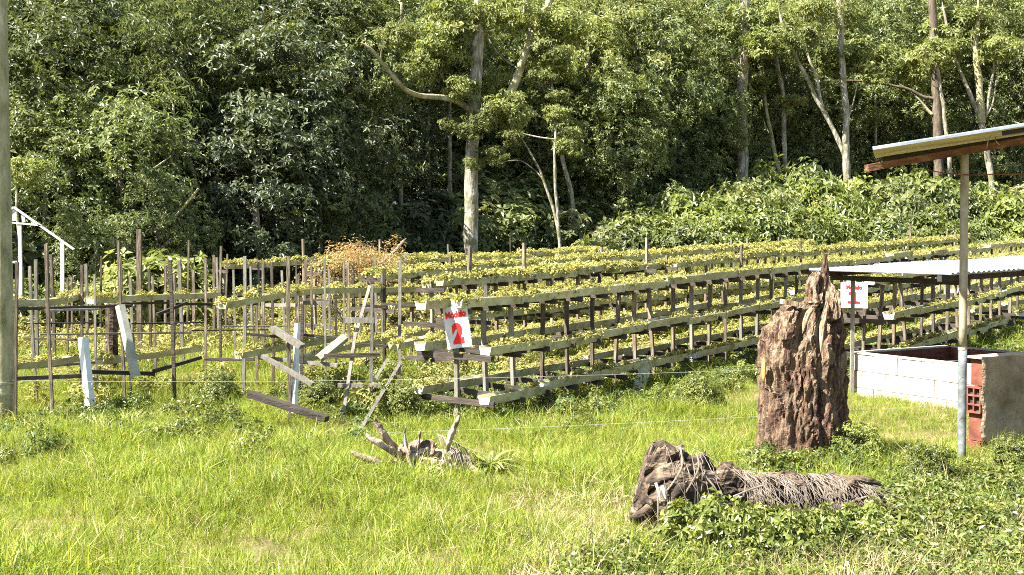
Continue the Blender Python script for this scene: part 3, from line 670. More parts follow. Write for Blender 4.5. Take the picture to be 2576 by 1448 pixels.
# ================================================================ tree stump
def ringed(name, mat, parent, rows, k, amp, fr, seed, flute=0.0, ridge=0.0, plate=None, stretch=(1, 1, 1), axis='z', cap=True, dent=None):
    """rows: (centre, ra, rb); rings along z (axis z) or along x"""
    V = []
    for i, (c, ra, rb) in enumerate(rows):
        for j in range(k):
            a = 2 * math.pi * j / k; ca, sa = math.cos(a), math.sin(a)
            d = Vector((ca * ra, sa * rb, 0)) if axis == 'z' else Vector((0, ca * ra, sa * rb))
            p = Vector(c) + d
            q = Vector((p.x * stretch[0], p.y * stretch[1], p.z * stretch[2])) * fr + Vector((seed, seed * 2, 0))
            f = noise.fractal(q, .9, 2.1, 6) * amp + noise.turbulence(q * 2.2, 3, False) * amp * .45
            if ridge: f += ridge * (noise.ridged_multi_fractal(q * 1.25 + Vector((5, 1, 2)), 1.0, 2.0, 5, 1.0, 2.0) * .55 - .8)
            if plate:
                pa_, na_, nl_ = plate; al = p.z if axis == 'z' else p.x
                wa = a * na_ / 6.283 + .9 * noise.noise(q * 1.1 + Vector((3, 0, 0))); wl_ = al * nl_ + .8 * noise.noise(q * 1.3 + Vector((0, 7, 0)))
                f += pa_ * (noise.cell(Vector((math.floor(wa), math.floor(wl_), seed))) - .5)
                ed = min(abs(wa - round(wa)), 1); f -= pa_ * .9 * math.exp(-(ed / .07) ** 2)
            if flute: f += flute * (abs(math.sin(a * 3.5 + seed + 1.5 * noise.noise(p * 1.3))) - .5)
            u = d.normalized(); 
            if dent: f += dent(p, a, i)
            p = p + u * f * min(1, max(ra, rb) / .12)
            if axis == 'z': p.z += f * .35
            else: p.x += f * .4
            V.append(p)
    n = len(rows); Fc = []
    for i in range(n - 1):
        for j in range(k):
            j2 = (j + 1) % k; Fc.append((i * k + j, i * k + j2, (i + 1) * k + j2, (i + 1) * k + j))
    m = MB(); m.v = [tuple(p) for p in V]; m.f = Fc
    if cap:
        m.f += [tuple(reversed(range(k))), tuple(range((n - 1) * k, n * k))]
    m.m = [0] * len(m.f)
    return m.build(name, mat, parent, smooth=plate is None)
def interp_rows(tab, n, Y, depth):
    ys = np.linspace(tab[0][0], tab[-1][0], n); ty = [q[0] for q in tab]
    out = []
    for y in ys:
        l = np.interp(y if tab[0][0] < tab[-1][0] else -y, ty if tab[0][0] < tab[-1][0] else [-q for q in ty], [q[1] for q in tab])
        r = np.interp(y if tab[0][0] < tab[-1][0] else -y, ty if tab[0][0] < tab[-1][0] else [-q for q in ty], [q[2] for q in tab])
        c = at((l + r) / 2, y, Y); ra = (r - l) / 2 / F * Y
        out.append((c, ra, ra * depth))
    return out
SY = 8.8
WSY = 0
st = thing('tree_stump', 'tall broken tree stump of rotting red-brown wood with a jagged top', 'stump', at(2022, 1180, SY))
tab = [(1230, 1892, 2156), (1170, 1902, 2144), (1090, 1906, 2134), (1000, 1910, 2126), (920, 1908, 2126), (870, 1912, 2128), (830, 1930, 2126), (800, 1948, 2122), (782, 1962, 2117), (772, 1970, 2114), (766, 2006, 2111), (745, 2020, 2105), (720, 2030, 2097), (700, 2040, 2091), (686, 2052, 2084)]
def stump_dent(p, a, i):
    s = 0.0
    # deep vertical clefts and a rotten hollow on the shoulder
    s -= .05 * math.exp(-((math.sin((a - 4.95) / 2)) / .06) ** 2) * (1 if p.z < 1.25 else .6)
    s -= .035 * math.exp(-((math.sin((a - 5.45) / 2)) / .05) ** 2)
    s -= .03 * math.exp(-((math.sin((a - 4.25) / 2)) / .05) ** 2)
    s -= .07 * math.exp(-((math.sin((a - 4.35) / 2)) / .12) ** 2 - ((p.z - 1.08) / .1) ** 2)
    s += .03 * math.exp(-((math.sin((a - 5.1) / 2)) / .12) ** 2 - ((p.z - .95) / .25) ** 2)
    return s
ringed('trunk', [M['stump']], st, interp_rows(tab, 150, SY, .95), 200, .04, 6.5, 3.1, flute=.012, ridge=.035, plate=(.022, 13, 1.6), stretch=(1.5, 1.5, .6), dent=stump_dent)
def shard(parent, pts, rads, mat, seed, k=16, amp=.03):
    rows = []
    P = smooth_path([at(*p) for p in pts], 6); R_ = np.interp(np.linspace(0, 1, len(P)), np.linspace(0, 1, len(rads)), rads)
    rows = [(p, r_, r_ * .7) for p, r_ in zip(P, R_)]
    return ringed('splinter', [M[mat]], parent, rows, 24, amp, 9, seed, ridge=.02, plate=(.03, 7, 5), stretch=(1, 1, .5))
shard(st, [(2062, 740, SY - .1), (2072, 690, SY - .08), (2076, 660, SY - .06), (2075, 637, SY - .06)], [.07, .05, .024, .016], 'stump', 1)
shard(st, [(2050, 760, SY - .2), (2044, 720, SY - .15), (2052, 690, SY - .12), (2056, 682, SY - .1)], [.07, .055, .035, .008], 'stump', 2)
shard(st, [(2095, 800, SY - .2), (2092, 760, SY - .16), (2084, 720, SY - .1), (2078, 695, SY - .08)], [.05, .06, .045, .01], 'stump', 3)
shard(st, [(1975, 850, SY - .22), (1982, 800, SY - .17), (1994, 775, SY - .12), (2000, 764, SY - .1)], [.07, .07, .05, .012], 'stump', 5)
shard(st, [(2070, 905, SY - .355), (2066, 850, SY - .33), (2074, 800, SY - .28), (2080, 760, SY - .2)], [.004, .02, .026, .006], 'palewood', 7)
shard(st, [(2020, 835, SY - .31), (2032, 790, SY - .27), (2056, 755, SY - .2), (2066, 735, SY - .15)], [.005, .03, .035, .008], 'palewood', 9)
m = MB(); m.beam(at(1966, 759, SY - .1), at(2006, 766, SY - .1), .1, .035); m.build('wood_flake', M['palewood'], st)
ringed('orange_scar', [M['orange']], st, [(at(1921, y, SY - .16), .012 * q + .002, .04 * q + .003) for y, q in ((965, .1), (950, .8), (930, 1), (912, .8), (900, .1))], 10, .008, 20, 2)

# ================================================================ fallen log in front
LY = 6.85
lg = thing('fallen_log', 'dark gnarled log lying in the weeds, hung with dry roots', 'log', at(1900, 1330, LY))
ltab = [(1596, 1302, 28), (1610, 1276, 68), (1632, 1240, 114), (1665, 1234, 122), (1705, 1240, 122), (1760, 1252, 112), (1820, 1266, 96), (1880, 1276, 84), (1950, 1274, 80), (2100, 1268, 70), (2190, 1268, 44), (2225, 1268, 22)]
rows = []
for x in np.linspace(1598, 2225, 160):
    cyy = np.interp(x, [q[0] for q in ltab], [q[1] for q in ltab]); rr = np.interp(x, [q[0] for q in ltab], [q[2] for q in ltab]) / F * LY
    rows.append((at(x, cyy, LY + .1 * (x - 1900) / 600), rr * .95, rr))
hol = at(1632, 1298, LY - .2); hol2 = at(1648, 1165, LY - .2)
def log_dent(p, a, i):
    return -.12 * math.exp(-((p - hol).length / .075) ** 2) - .07 * math.exp(-((p - hol2).length / .07) ** 2)
ringed('trunk', [M['log']], lg, rows, 140, .045, 5.5, 8.3, ridge=.04, plate=(.035, 11, 4.0), axis='x', stretch=(.7, 1.2, 1.2), flute=.03, dent=log_dent)
for pts, rads in (([(1700, 1150, LY - .1), (1668, 1132, LY - .08), (1645, 1128, LY - .06), (1630, 1140, LY - .06)], [.06, .05, .035, .012]), ([(1640, 1280, LY - .2), (1612, 1300, LY - .24), (1594, 1306, LY - .28), (1586, 1304, LY - .3)], [.05, .045, .03, .012]),
                  ([(1745, 1230, LY - .2), (1700, 1240, LY - .26), (1670, 1300, LY - .24), (1660, 1345, LY - .2)], [.06, .06, .05, .03]), ([(2090, 1225, LY), (2150, 1208, LY), (2200, 1214, LY + .02), (2225, 1228, LY + .02)], [.03, .03, .016, .006])):
    P = smooth_path([at(*p) for p in pts], 6); R_ = np.interp(np.linspace(0, 1, len(P)), np.linspace(0, 1, len(rads)), rads)
    ringed('root', [M['log']], lg, [(p, r_, r_) for p, r_ in zip(P, R_)], 12, .02, 12, random.random() * 9, axis='x')
sv = MB(); rv = random.Random(5)
for i in range(240):
    x = rv.uniform(1650, 2200) if i % 5 == 0 else rv.uniform(1860, 2190)
    cyy = np.interp(x, [q[0] for q in ltab], [q[1] for q in ltab]); rr = np.interp(x, [q[0] for q in ltab], [q[2] for q in ltab]) / F * LY + .012
    c = at(x, cyy, LY + .1 * (x - 1900) / 600); sh = rv.uniform(-.03, .2); a0 = rv.uniform(1.0, 2.4); a1 = a0 + rv.uniform(.7, 1.9); pts = []
    for q in range(9):
        u = q / 8; a = a0 + (a1 - a0) * u
        # a measured from the far side over the top to the camera side
        pts.append(c + Vector((sh * u * u + rv.uniform(-.006, .006), math.cos(a) * rr, math.sin(a) * rr * (1.0 if a < math.pi else 1.25))) * (1) + Vector((0, -.012, 0)))
    sv.tube(pts, rv.uniform(.0006, .002), 4, cap=False)
o = sv.build('dry_roots', M['vine'], lg); o['kind'] = 'stuff'
for pts in ([(1712, 1126, LY - .2), (1716, 1170, LY - .27), (1700, 1205, LY - .29), (1678, 1235, LY - .29)], [(1752, 1140, LY - .2), (1758, 1175, LY - .27), (1740, 1215, LY - .29), (1712, 1260, LY - .3)], [(1765, 1190, LY - .24), (1800, 1230, LY - .27), (1808, 1270, LY - .27), (1795, 1320, LY - .24)], [(1655, 1250, LY - .3), (1656, 1290, LY - .31), (1658, 1345, LY - .28)], [(1845, 1250, LY - .22), (1880, 1235, LY - .25), (1920, 1222, LY - .24)], [(2070, 1290, LY - .1), (2120, 1270, LY - .12), (2180, 1250, LY - .1)]):
    m = MB(); m.tube(smooth_path([at(*p) for p in pts], 5), .0055, 6); m.build('dangling_root', M['vine'], lg)
for pts in ([(1650, 1215, LY - .31), (1658, 1240, LY - .32), (1661, 1258, LY - .32)], [(1668, 1222, LY - .31), (1671, 1242, LY - .32), (1675, 1256, LY - .32)]):
    m = MB(); m.tube([at(*p) for p in pts], [.009, .008, .004], 6); m.build('pale_root', M['whitewood'], lg)

# ================================================================ bleached root in the grass
RYD = 8.6
rt = thing('uprooted_stump', 'bleached uprooted stump with short root prongs lying in the grass', 'stump', at(1080, 1200, RYD))
btab = [(985, 1165, 15), (1005, 1150, 45), (1040, 1150, 62), (1090, 1160, 66), (1140, 1170, 55), (1180, 1180, 38), (1215, 1190, 16)]
rows = []
for x in np.linspace(985, 1215, 80):
    cyy = np.interp(x, [q[0] for q in btab], [q[1] for q in btab]); rr = np.interp(x, [q[0] for q in btab], [q[2] for q in btab]) / F * RYD
    rows.append((at(x, cyy + 8, RYD), rr, rr * .85))
ringed('body', [M['drift']], rt, rows, 110, .04, 7, 4.4, ridge=.05, plate=(.03, 10, 7), axis='x', flute=.03)
for pts, rads in (([(1125, 1120, RYD - .1), (1140, 1085, RYD - .12), (1148, 1066, RYD - .1), (1156, 1052, RYD - .1)], [.07, .05, .04, .024]), ([(1045, 1190, RYD - .25), (1030, 1150, RYD - .24), (1018, 1105, RYD - .18), (1020, 1075, RYD - .15)], [.03, .05, .045, .018]),
                  ([(1050, 1130, RYD - .1), (1055, 1105, RYD - .1), (1058, 1090, RYD - .1)], [.06, .05, .02]), ([(1000, 1130, RYD - .1), (968, 1100, RYD - .2), (957, 1082, RYD - .2), (940, 1058, RYD - .2)], [.03, .04, .038, .022]),
                  ([(1000, 1175, RYD - .2), (960, 1165, RYD - .3), (910, 1150, RYD - .32), (884, 1138, RYD - .32)], [.03, .03, .026, .012]), ([(1010, 1150, RYD - .15), (975, 1128, RYD - .3), (940, 1108, RYD - .33), (922, 1095, RYD - .33)], [.03, .03, .025, .012]),
                  ([(1060, 1160, RYD - .2), (1045, 1195, RYD - .34), (1048, 1220, RYD - .36)], [.04, .03, .015]), ([(1175, 1170, RYD - .1), (1200, 1185, RYD - .2), (1222, 1200, RYD - .2)], [.03, .025, .012])):
    P = smooth_path([at(*p) for p in pts], 6); R_ = np.interp(np.linspace(0, 1, len(P)), np.linspace(0, 1, len(rads)), rads)
    ringed('root', [M['drift']], rt, [(p, r_, r_) for p, r_ in zip(P, R_)], 18, .022, 14, random.random() * 9, ridge=.012, axis='x')
sv = MB()
for i in range(34):
    x = rv.uniform(1085, 1205); c = at(x, np.interp(x, [q[0] for q in btab], [q[1] for q in btab]), RYD); rr = np.interp(x, [q[0] for q in btab], [q[2] for q in btab]) / F * RYD + .02
    pts = [c + Vector((.1 * u + rv.uniform(-.004, .004), math.cos(1.4 + 1.9 * u) * rr, math.sin(1.4 + 1.9 * u) * rr)) for u in (0, .25, .5, .75, 1)]
    sv.tube(pts, rv.uniform(.001, .0025), 4, cap=False)
o = sv.build('fibres', M['vine'], rt); o['kind'] = 'stuff'

# ================================================================ pole, shed, low roof, walls
def pole_post(name, label, cat, secs, parts):
    root = thing(name, label, cat, secs[-1][0])
    for nm, pts, rads, mat in parts:
        m = MB(); m.tube(pts, rads, 20, rough=.012); m.build(nm, M[mat], root, smooth=True)
    return root
pa, pb = at(-8, -120, 11.2), at(9, 1130, 11.2)
pl = thing('utility_pole', 'thick mossy pole standing at the left end of the fence', 'pole', pb)
pts = [pa.lerp(pb, u) for u in np.linspace(0, 1, 14)]
m = MB(); m.tube(pts, [.082 + .03 * u for u in np.linspace(0, 1, 14)], 24, rough=.01); m.build('shaft', M['pole'], pl, smooth=True)
m = MB(); m.tube([pa.lerp(pb, u) for u in (.862, .866)], .118, 20); m.build('wire_loop', M['wire'], pl)
m = MB(); m.tube([pa.lerp(pb, u) for u in (.885, .888)], .119, 20); m.build('wire_loop', M['wire'], pl)

U = Vector((.86, .51, 0)); Vv = Vector((.51, -.86, 0))
def corrugated(corner, du, dv, lu, lv, thick=.012, amp=.004, pitch=.07, mats=('metal', 'roofunder')):
    """sheet spanned by unit vectors du (across the ridges) and dv (along)"""
    n = int(lu / pitch * 6); m = MB(); nrm_ = du.cross(dv).normalized()
    if nrm_.z < 0: nrm_ = -nrm_
    top, bot = [], []
    for i in range(n + 1):
        u = lu * i / n; h = amp * math.sin(2 * math.pi * u / pitch)
        for k in (0, 1):
            p = corner + du * u + dv * (lv * k) + nrm_ * h
            top.append(p); bot.append(p - nrm_ * thick)
    m.v = [tuple(p) for p in top + bot]; o = len(top)
    for i in range(n):
        a, b, c, d = 2 * i, 2 * i + 1, 2 * i + 3, 2 * i + 2
        m.f.append((a, b, c, d)); m.m.append(0); m.f.append((o + d, o + c, o + b, o + a)); m.m.append(1)
        m.f.append((a, d, o + d, o + a)); m.m.append(0); m.f.append((b, o + b, o + c, c)); m.m.append(0)
    for q in ((0, o, o + 1, 1), (2 * n, 2 * n + 1, o + 2 * n + 1, o + 2 * n)): m.f.append(q); m.m.append(0)
    return m
sh = thing('shed', 'open shed with a corrugated sheet roof on a rusty beam and pole', 'shed', at(2418, 1190, 8.65))
e0 = at(2195, 372, 8.25); e1 = at(2576, 312, 8.0); du = (e1 - e0).normalized(); bk = Vector((.3, .95, .03)).normalized()
for k in range(2):
    mm = corrugated(e0 + du * (1.7 * k) + Vector((0, 0, .014 * k)), bk, du, 1.5, 1.8, thick=.016, amp=.008)
    mm.build('roof_sheet', [M['metal'], M['roofunder']], sh)
m = MB(); m.beam(at(2180, 424, 8.62), at(2640, 343, 9.0), .05, .05); m.build('beam', M['rust'], sh)
for f_, dz in ((.1, -.03), (1.42, -.04)):
    m = MB(); m.beam(e0 + bk * f_ + du * (.85 if f_ < .5 else .06) + Vector((0, 0, dz)), e0 + bk * f_ + du * 3.0 + Vector((0, 0, dz)), .05, .045); m.build('purlin', M['dark'], sh)
ptop, pbot = at(2427, 392, 8.68), at(2418, 1215, 8.62); pm = ptop.lerp(pbot, .585)
m = MB(); m.tube([ptop.lerp(pm, u) for u in np.linspace(0, 1, 10)], .029, 18, rough=.03); upper = m.build('pole', M['pipe'], sh, smooth=True)
m = MB(); m.tube([pm, pm + (pbot - pm) * .02], .0325, 18); m.build('collar', M['pipe'], upper)
m = MB(); m.tube([pm.lerp(pbot, u) for u in np.linspace(0, 1, 8)], .031, 18, rough=.02); o = m.build('pole', M['bluegrey'], sh, smooth=True); o['label'] = 'lower length of the pole, darker and blue-grey'  # lower length coloured darker and bluer than the upper
p2, p3 = at(3000, 300, 10), at(3000, 1190, 9.2)
m = MB(); m.tube([p2, p3], .034, 14); m.build('pole', M['pipe'], sh, smooth=True)
m = MB(); m.tube(smooth_path([at(2330, 428, 8.7), at(2420, 440, 8.62), at(2580, 438, 8.9), at(3000, 430, 9.6)], 5), .004, 6); m.build('tie_wire', M['rust'], sh)
for a, b in (((2482, 372, 8.6), (2500, 332, 8.5)), ((2505, 345, 8.6), (2514, 365, 8.6))):
    m = MB(); m.tube(smooth_path([at(*a), at((a[0] + b[0]) / 2 - 4, (a[1] + b[1]) / 2, 8.5), at(*b)], 4), .003, 5); m.build('wire_tie', M['wire'], sh)

lr = thing('low_roof', 'low flat roof of pale corrugated metal sheets over the brick tank', 'roof', at(2145, 980, 13))
L0 = at(2035, 677, 12.1); L0.z = 1.388
du = (U + Vector((0, 0, .028))).normalized()
for k in range(4):
    mm = corrugated(L0 + du * (.93 * k) + Vector((0, 0, .01 * (k % 2))), du, Vv, .97, 1.75 + .08 * (k % 2), amp=.009)
    mm.build('roof_sheet', [M['metal'], M['roofunder']], lr)
for b_ in (.1, 1.62):
    m = MB(); m.beam(L0 + Vv * b_ + Vector((0, 0, -.05)), L0 + Vv * b_ + du * 3.7 + Vector((0, 0, -.05)), .05, .055); m.build('purlin', M['dark'], lr)
for a_ in (.3, 1.9, 3.6):
    m = MB(); m.beam(L0 + du * a_ + Vv * .02 + Vector((0, 0, -.1)), L0 + du * a_ + Vv * 1.7 + Vector((0, 0, -.1)), .045, .05); m.build('rafter', M['dark'], lr)
for (px_, Y_, mt, ww) in ((2146, 12.2, 'greywood', .034), (2424, 13.0, 'dark', .055)):
    a = at(px_, 695, Y_); m = MB(); m.beam(a, Vector((a.x, a.y, g(a.x, a.y) - .3)), ww, ww); m.build('post', M[mt], lr)

def block_mesh(name, l, h, d, mat, hollow=False):
    m = MB(); e = .003; r = random.Random(int(l * 1000))
    m.box((e, -d / 2, e), (l - e, d / 2, h - e), 0)
    return m.mesh(name, [mat])
def wall(root, a, b, courses, l, h, d, mats, base):
    a = Vector(a); b = Vector(b); dr = (b - a); L = dr.length; dr.normalize(); ang = math.atan2(dr.y, dr.x)
    full = {k: block_mesh('brick', l, h, d, M[k]) for k in set(mats)}; half = {k: block_mesh('brick', l / 2, h, d, M[k]) for k in set(mats)}
    for c in range(courses):
        s = 0.0; first = c % 2
        while s < L - .08:
            hl = (first and s == 0) or (L - s < l * .75)
            ll = l / 2 if hl else l
            mt = mats[c % len(mats)]
            p = a + dr * s; off = random.uniform(-.004, .004)
            o = link('brick', (half if hl else full)[mt], root, Vector((p.x - dr.y * off, p.y + dr.x * off, base + c * h)) - WORLD[root.name], (0, 0, ang))
            s += ll
    return dr, L
tk = thing('brick_tank', 'low open tank of pale plastered blocks, red bricks showing inside', 'tank', at(2150, 965, 13))
A = at(2151, 889, 12.3); Bt = A + U * 1.45; D = A + Vv * 1.8; C_ = D + U * 1.45
zb = min(g(A.x, A.y), g(D.x, D.y)) - .08; top = A.z
nc = 3; hh = (top - zb) / nc
wall(tk, A, D, nc, .3, hh, .1, ['plaster'], zb)
wall(tk, A + U * .05, Bt, nc, .3, hh, .1, ['brick'], zb)
wall(tk, Bt, C_, nc, .3, hh, .1, ['brick'], zb)
wall(tk, D + U * .05, C_, nc, .3, hh, .1, ['plaster'], zb)
m = MB()
for p, q in ((A, D), (A, Bt), (Bt, C_), (D, C_)):
    a_ = Vector((p.x, p.y, top + .007)); b_ = Vector((q.x, q.y, top + .007)); m.beam(a_, b_, .112, .012)
m.build('mortar_cap', M['plaster'], tk)
wl = thing('block_wall', 'rough rendered block wall with hollow red bricks showing at its broken end', 'wall', at(2445, 1155, 9.1))
W0 = at(2450, 903, 9.15); Ww = U.copy(); W1 = W0 + Ww * 2.4
zb = g(W0.x, W0.y) - .1; nc = 4; hh = (W0.z - zb) / nc; ang = math.atan2(Ww.y, Ww.x)
def hollow(l, h, d):
    m = MB(); e = .005
    m.box((.03, -d / 2 + .004, e + .004), (l - e, d / 2 - .004, h - e - .004), 0)
    for z0 in (e, h / 3 - .008, 2 * h / 3 - .008, h - .016 - e + .004): m.box((0, -d / 2, z0), (.045, d / 2, z0 + .013), 0)
    for y0 in (-d / 2, -.0065, d / 2 - .013): m.box((.002, y0, e), (.043, y0 + .013, h - e), 0)
    m.box((.028, -d / 2 + .01, e + .01), (.0295, d / 2 - .01, h - e - .01), 1)  # dark plate painted in for the shade inside the hollows
    return m.mesh('brick', [M['brick'], M['dark']])
HB = hollow(.3, hh, .13); HBh = hollow(.15, hh, .13); SB = block_mesh('brick', .3, hh, .13, M['brick'])
for c in range(nc):
    s = [0.0, .03, .0, .05][c]
    while s < 2.3:
        me = HB if s < .06 and c == 2 else SB
        p = W0 + Ww * s; link('brick', me, wl, Vector((p.x, p.y, zb + c * hh)) - WORLD[wl.name], (0, 0, ang)); s += .15 if me is HBh else .3
# rough render coat over the face, ragged where it has broken away
nrm_ = Vector((Ww.y, -Ww.x, 0)); nu, nv = 70, 30
V = []; Fc = []
for j in range(nv + 1):
    for i in range(nu + 1):
        z = zb + (W0.z - zb + .012) * j / nv
        e0_ = .012 + .01 * math.sin(z * 23) + (.07 if z < zb + hh * .95 else 0) + .03 * noise.noise(Vector((0, z * 9, 2)))
        s = e0_ + (2.35 - e0_) * (i / nu) ** 1.15
        p = W0 + Ww * s; dd = .084 + .013 * noise.fractal(Vector((s * 7, z * 7, 1)), .8, 2.2, 5)
        if i == 0: dd = .066
        V.append((p.x + nrm_.x * dd, p.y + nrm_.y * dd, z))
for j in range(nv):
    for i in range(nu):
        a = j * (nu + 1) + i; Fc.append((a, a + 1, a + nu + 2, a + nu + 1))
m = MB(); m.v = V; m.f = Fc; m.m = [0] * len(Fc); m.build('render_coat', M['render'], wl, smooth=True)
m = MB(); m.beam((W0 + Ww * .02) + Vector((0, 0, .008)), W1 + Vector((0, 0, .008)), .15, .018); m.build('mortar_cap', M['rubble'], wl)
def rubble(label, px_, py_, Y_, sx, sy, sz, rz, mat, name='rubble_block', cat='rubble'):
    c = at(px_, py_, Y_); rr = random.Random(int(px_)); k = 14; rows = []
    for q in np.linspace(0, 1, 9):
        s = (1 - abs(2 * q - 1) ** 6) ** .5 * .98 + .02; rows.append((Vector((c.x, c.y, c.z - sz / 2 + sz * q)), sx / 2 * s, sy / 2 * s))
    o = ringed(name, [M[mat]], None, rows, 24, .02, 9, px_ * .01)
    return tag(o, label, cat)
rubble('pale lump of broken mortar at the foot of the pole', 2468, 1172, 8.7, .2, .16, .14, 0, 'rubble')
rubble('flat broken chunk of pale block behind the mortar lump', 2510, 1180, 8.8, .2, .16, .1, 0, 'rubble')
rubble('pinkish broken block at the right edge in the weeds', 2562, 1202, 8.3, .2, .14, .13, 0, 'rubble')
rubble('rounded brown clod of earth in front of the fallen log', 2045, 1418, 6.1, .16, .12, .1, 0, 'soil', 'earth_clod', 'clod')
m = MB(); rl = random.Random(3)
c = at(1712, 1428, 6.02)
pp = [c + Vector((rl.uniform(-.04, .04), rl.uniform(-.03, .03), rl.uniform(-.01, .06))) for _ in range(14)]
for i in range(12): m.v += [tuple(pp[i]), tuple(pp[i + 1]), tuple(pp[i + 2])]; m.f.append((3 * i, 3 * i + 1, 3 * i + 2)); m.m.append(0)
tag(m.build('litter', M['litter'], None, origin=tuple(c)), 'crumpled scrap of white plastic in the weeds before the log', 'litter')

# the white frame at the left, the brown post behind the racks, low walls far off
fr = thing('gable_frame', 'white timber gable frame standing by the forest at far left', 'frame', at(157, 730, 18))
for nm, a, b, hp in (('rafter', (35, 522), (186, 628), 9), ('rafter', (35, 522), (-20, 565), 9), ('tie_beam', (-20, 556), (106, 568), 8), ('strut', (36, 526), (36, 556), 6), ('strut', (58, 540), (60, 560), 5), ('strut', (82, 556), (84, 564), 5), ('post', (157, 606), (157, 760), 12), ('post', (50, 562), (52, 760), 11)):
    m = MB(); m.beam(at(*a, 18), at(*b, 18), .05, hp * .47 / F * 18, up=(0, 1, 0) if nm in ('strut', 'post') else (0, 0, 1)); m.build(nm, M['whitewood'], fr)
a = at(282, 765, 14.8); b = at(279, 925, 14.8)
m = MB(); m.tube([a, a.lerp(b, .4), b], [.075, .08, .09], 12, rough=.12); tag(m.build('stub_post', M['log'], None, origin=tuple(b)), 'short thick brown post of dead wood behind the broken racks', 'post')
m = MB(); m.beam(at(400, 795, 21), at(760, 780, 23), .15, .22); tag(m.build('low_wall', M['rubble'], None, origin=tuple(at(400, 800, 21))), 'low pale wall seen through the broken racks', 'wall')

# fence wires
for i, (ya, yb, lab) in enumerate(((957, 907, 'upper thin fence wire strung from the tall pole to the shed pole'), (1103, 1016, 'lower thin fence wire strung low through the grass'))):
    pA, pB = at(30, ya, 11.05), at(2414, yb, 8.56); P = []
    for u in np.linspace(0, 1, 30):
        p = pA.lerp(pB, u); p.z -= .05 * 4 * u * (1 - u); p.y -= .12 * math.sin(math.pi * u) ** .5; P.append(p)
    m = MB(); m.tube(P, .001, 5)
    for q in range(1, 29):
        c = P[q]; m.beam(c + Vector((-.004, 0, -.012)), c + Vector((.004, 0, .012)), .0016, .0016)
    tag(m.build('fence_wire', M['wire'], None, origin=tuple(pA)), lab, 'wire')

# ================================================================ plants in and round the racks
sp_ = protos('strawberry', [herb('strawberry', 60 + i, 16, .085, .085 + .02 * (i % 3), .042, .036, M['straw'], 3, .1) for i in range(6)])
names = {'two': 'strawberry plants in the gutters of the sign 2 rack', 'one': 'strawberry plants in the gutters of the sign 1 rack', 'left': 'straggling plants in the bowed gutters of the broken racks',
         'b': 'yellow plants in the rack just behind sign 2', 'c': 'yellow plants in the second rack back', 'd': 'yellow plants in the third rack back', 'e': 'yellow plants in the farthest rack'}
for i, (k, p) in enumerate(straw_pts.items()):
    p = np.array(p); s = np.random.default_rng(i).uniform(.38, .85, len(p)) * (.9 if k in ('two', 'one', 'left') else 1.3)
    scatter('strawberry_plants', names[k], p, s, sp_, 6, tilt=.3, seed=30 + i)
gw = protos('yellow_weed', [herb('yellow_weed', 80 + i, 44, .18, .36, .06, .028, M['goldweed'], 3, .2) for i in range(5)])
gx, gy = fade(30000, 11, 48, 1, 8, 3)
t_, n_ = tn(gx, gy); r = np.random.default_rng(9)
k = (n_ > 1.0) & (n_ < edge_n(t_) + .5) & (r.uniform(size=len(gx)) < 1.35 * np.clip(.2 + .25 * (n_ > 3.0) + .35 * (n_ > 8.5) + .3 * ((t_ > 13) & (n_ > 1.5)) + .3 * ((t_ > 7) & (n_ > 3.6)) + .3 * (n_ > edge_n(t_) - 3.0), 0, .75)) & ~((gy < 17) & (gx < -.8) & (r.uniform(size=len(gx)) < .88))
gx, gy = gx[k], gy[k]; t_, n_ = tn(gx, gy)
sc = r.uniform(.6, 1.25, len(gx)) * np.where(n_ > edge_n(t_) - 3.2, 1.5, np.where((t_ > 6) & (n_ > 4), 1.35, 1.0))
tg = protos('tall_grass', [grass_clump('tall_grass', 180 + i, 60, .24, .62, .013, .7, M['goldgrass']) for i in range(4)])
tx, ty = fade(26000, 22, 56, 1, 181, 4); tt_, tn_ = tn(tx, ty); ed_ = edge_n(tt_)
kt = (tn_ < ed_ + .6) & (((tn_ > ed_ - 2.6) & (tt_ > 6)) | ((tt_ > 8) & (tn_ > 8.4 - .4 * (tt_ - 10)) & (tn_ > 1.1))); tx, ty, tt_ = tx[kt], ty[kt], tt_[kt]
scatter('tall_field_grass', 'pale yellow tall grass along the upper edge of the field', np.stack([tx, ty, G(tx, ty)], 1), np.random.default_rng(5).uniform(.9, 1.7, len(tx)) * np.clip((tt_ - 2) / 16, .5, 1.0), tg, 4, tilt=.12, seed=52)
scatter('yellow_weeds', 'yellowing weeds between the racks and along the forest edge', np.stack([gx, gy, G(gx, gy)], 1), sc, gw, 5, tilt=.15, seed=50)
wd = protos('broad_weed', [herb('broad_weed', 100 + i, 42, .17, .24 + .07 * (i % 3), .055, .028, M['weed' if i % 2 else 'weed2'], 4, .25) for i in range(6)])
# weeds at the foot of the near racks
r = np.random.default_rng(12); P = []
for (t0, t1, n0, n1, q) in ((-2.6, 0.2, -.3, 1.6, 22), (0, 9, -1.25, .9, 420), (9, 22, -1.3, 1.0, 300), (4.4, 9, -3.3, -1.0, 170), (9, 20, -4.5, -1, 420), (-3.5, -1.0, 1.4, 3.2, 60), (-.6, 2.5, .8, 3, 120)):
    t = r.uniform(t0, t1, q); n = r.uniform(n0, n1, q); P.append(np.stack(xy(t, n), 1))
P = np.concatenate(P)
scatter('rack_weeds', 'green weeds crowding the feet of the near racks', np.stack([P[:, 0], P[:, 1], G(P[:, 0], P[:, 1])], 1), r.uniform(.32, .85, len(P)), wd, 6, tilt=.2, seed=60)
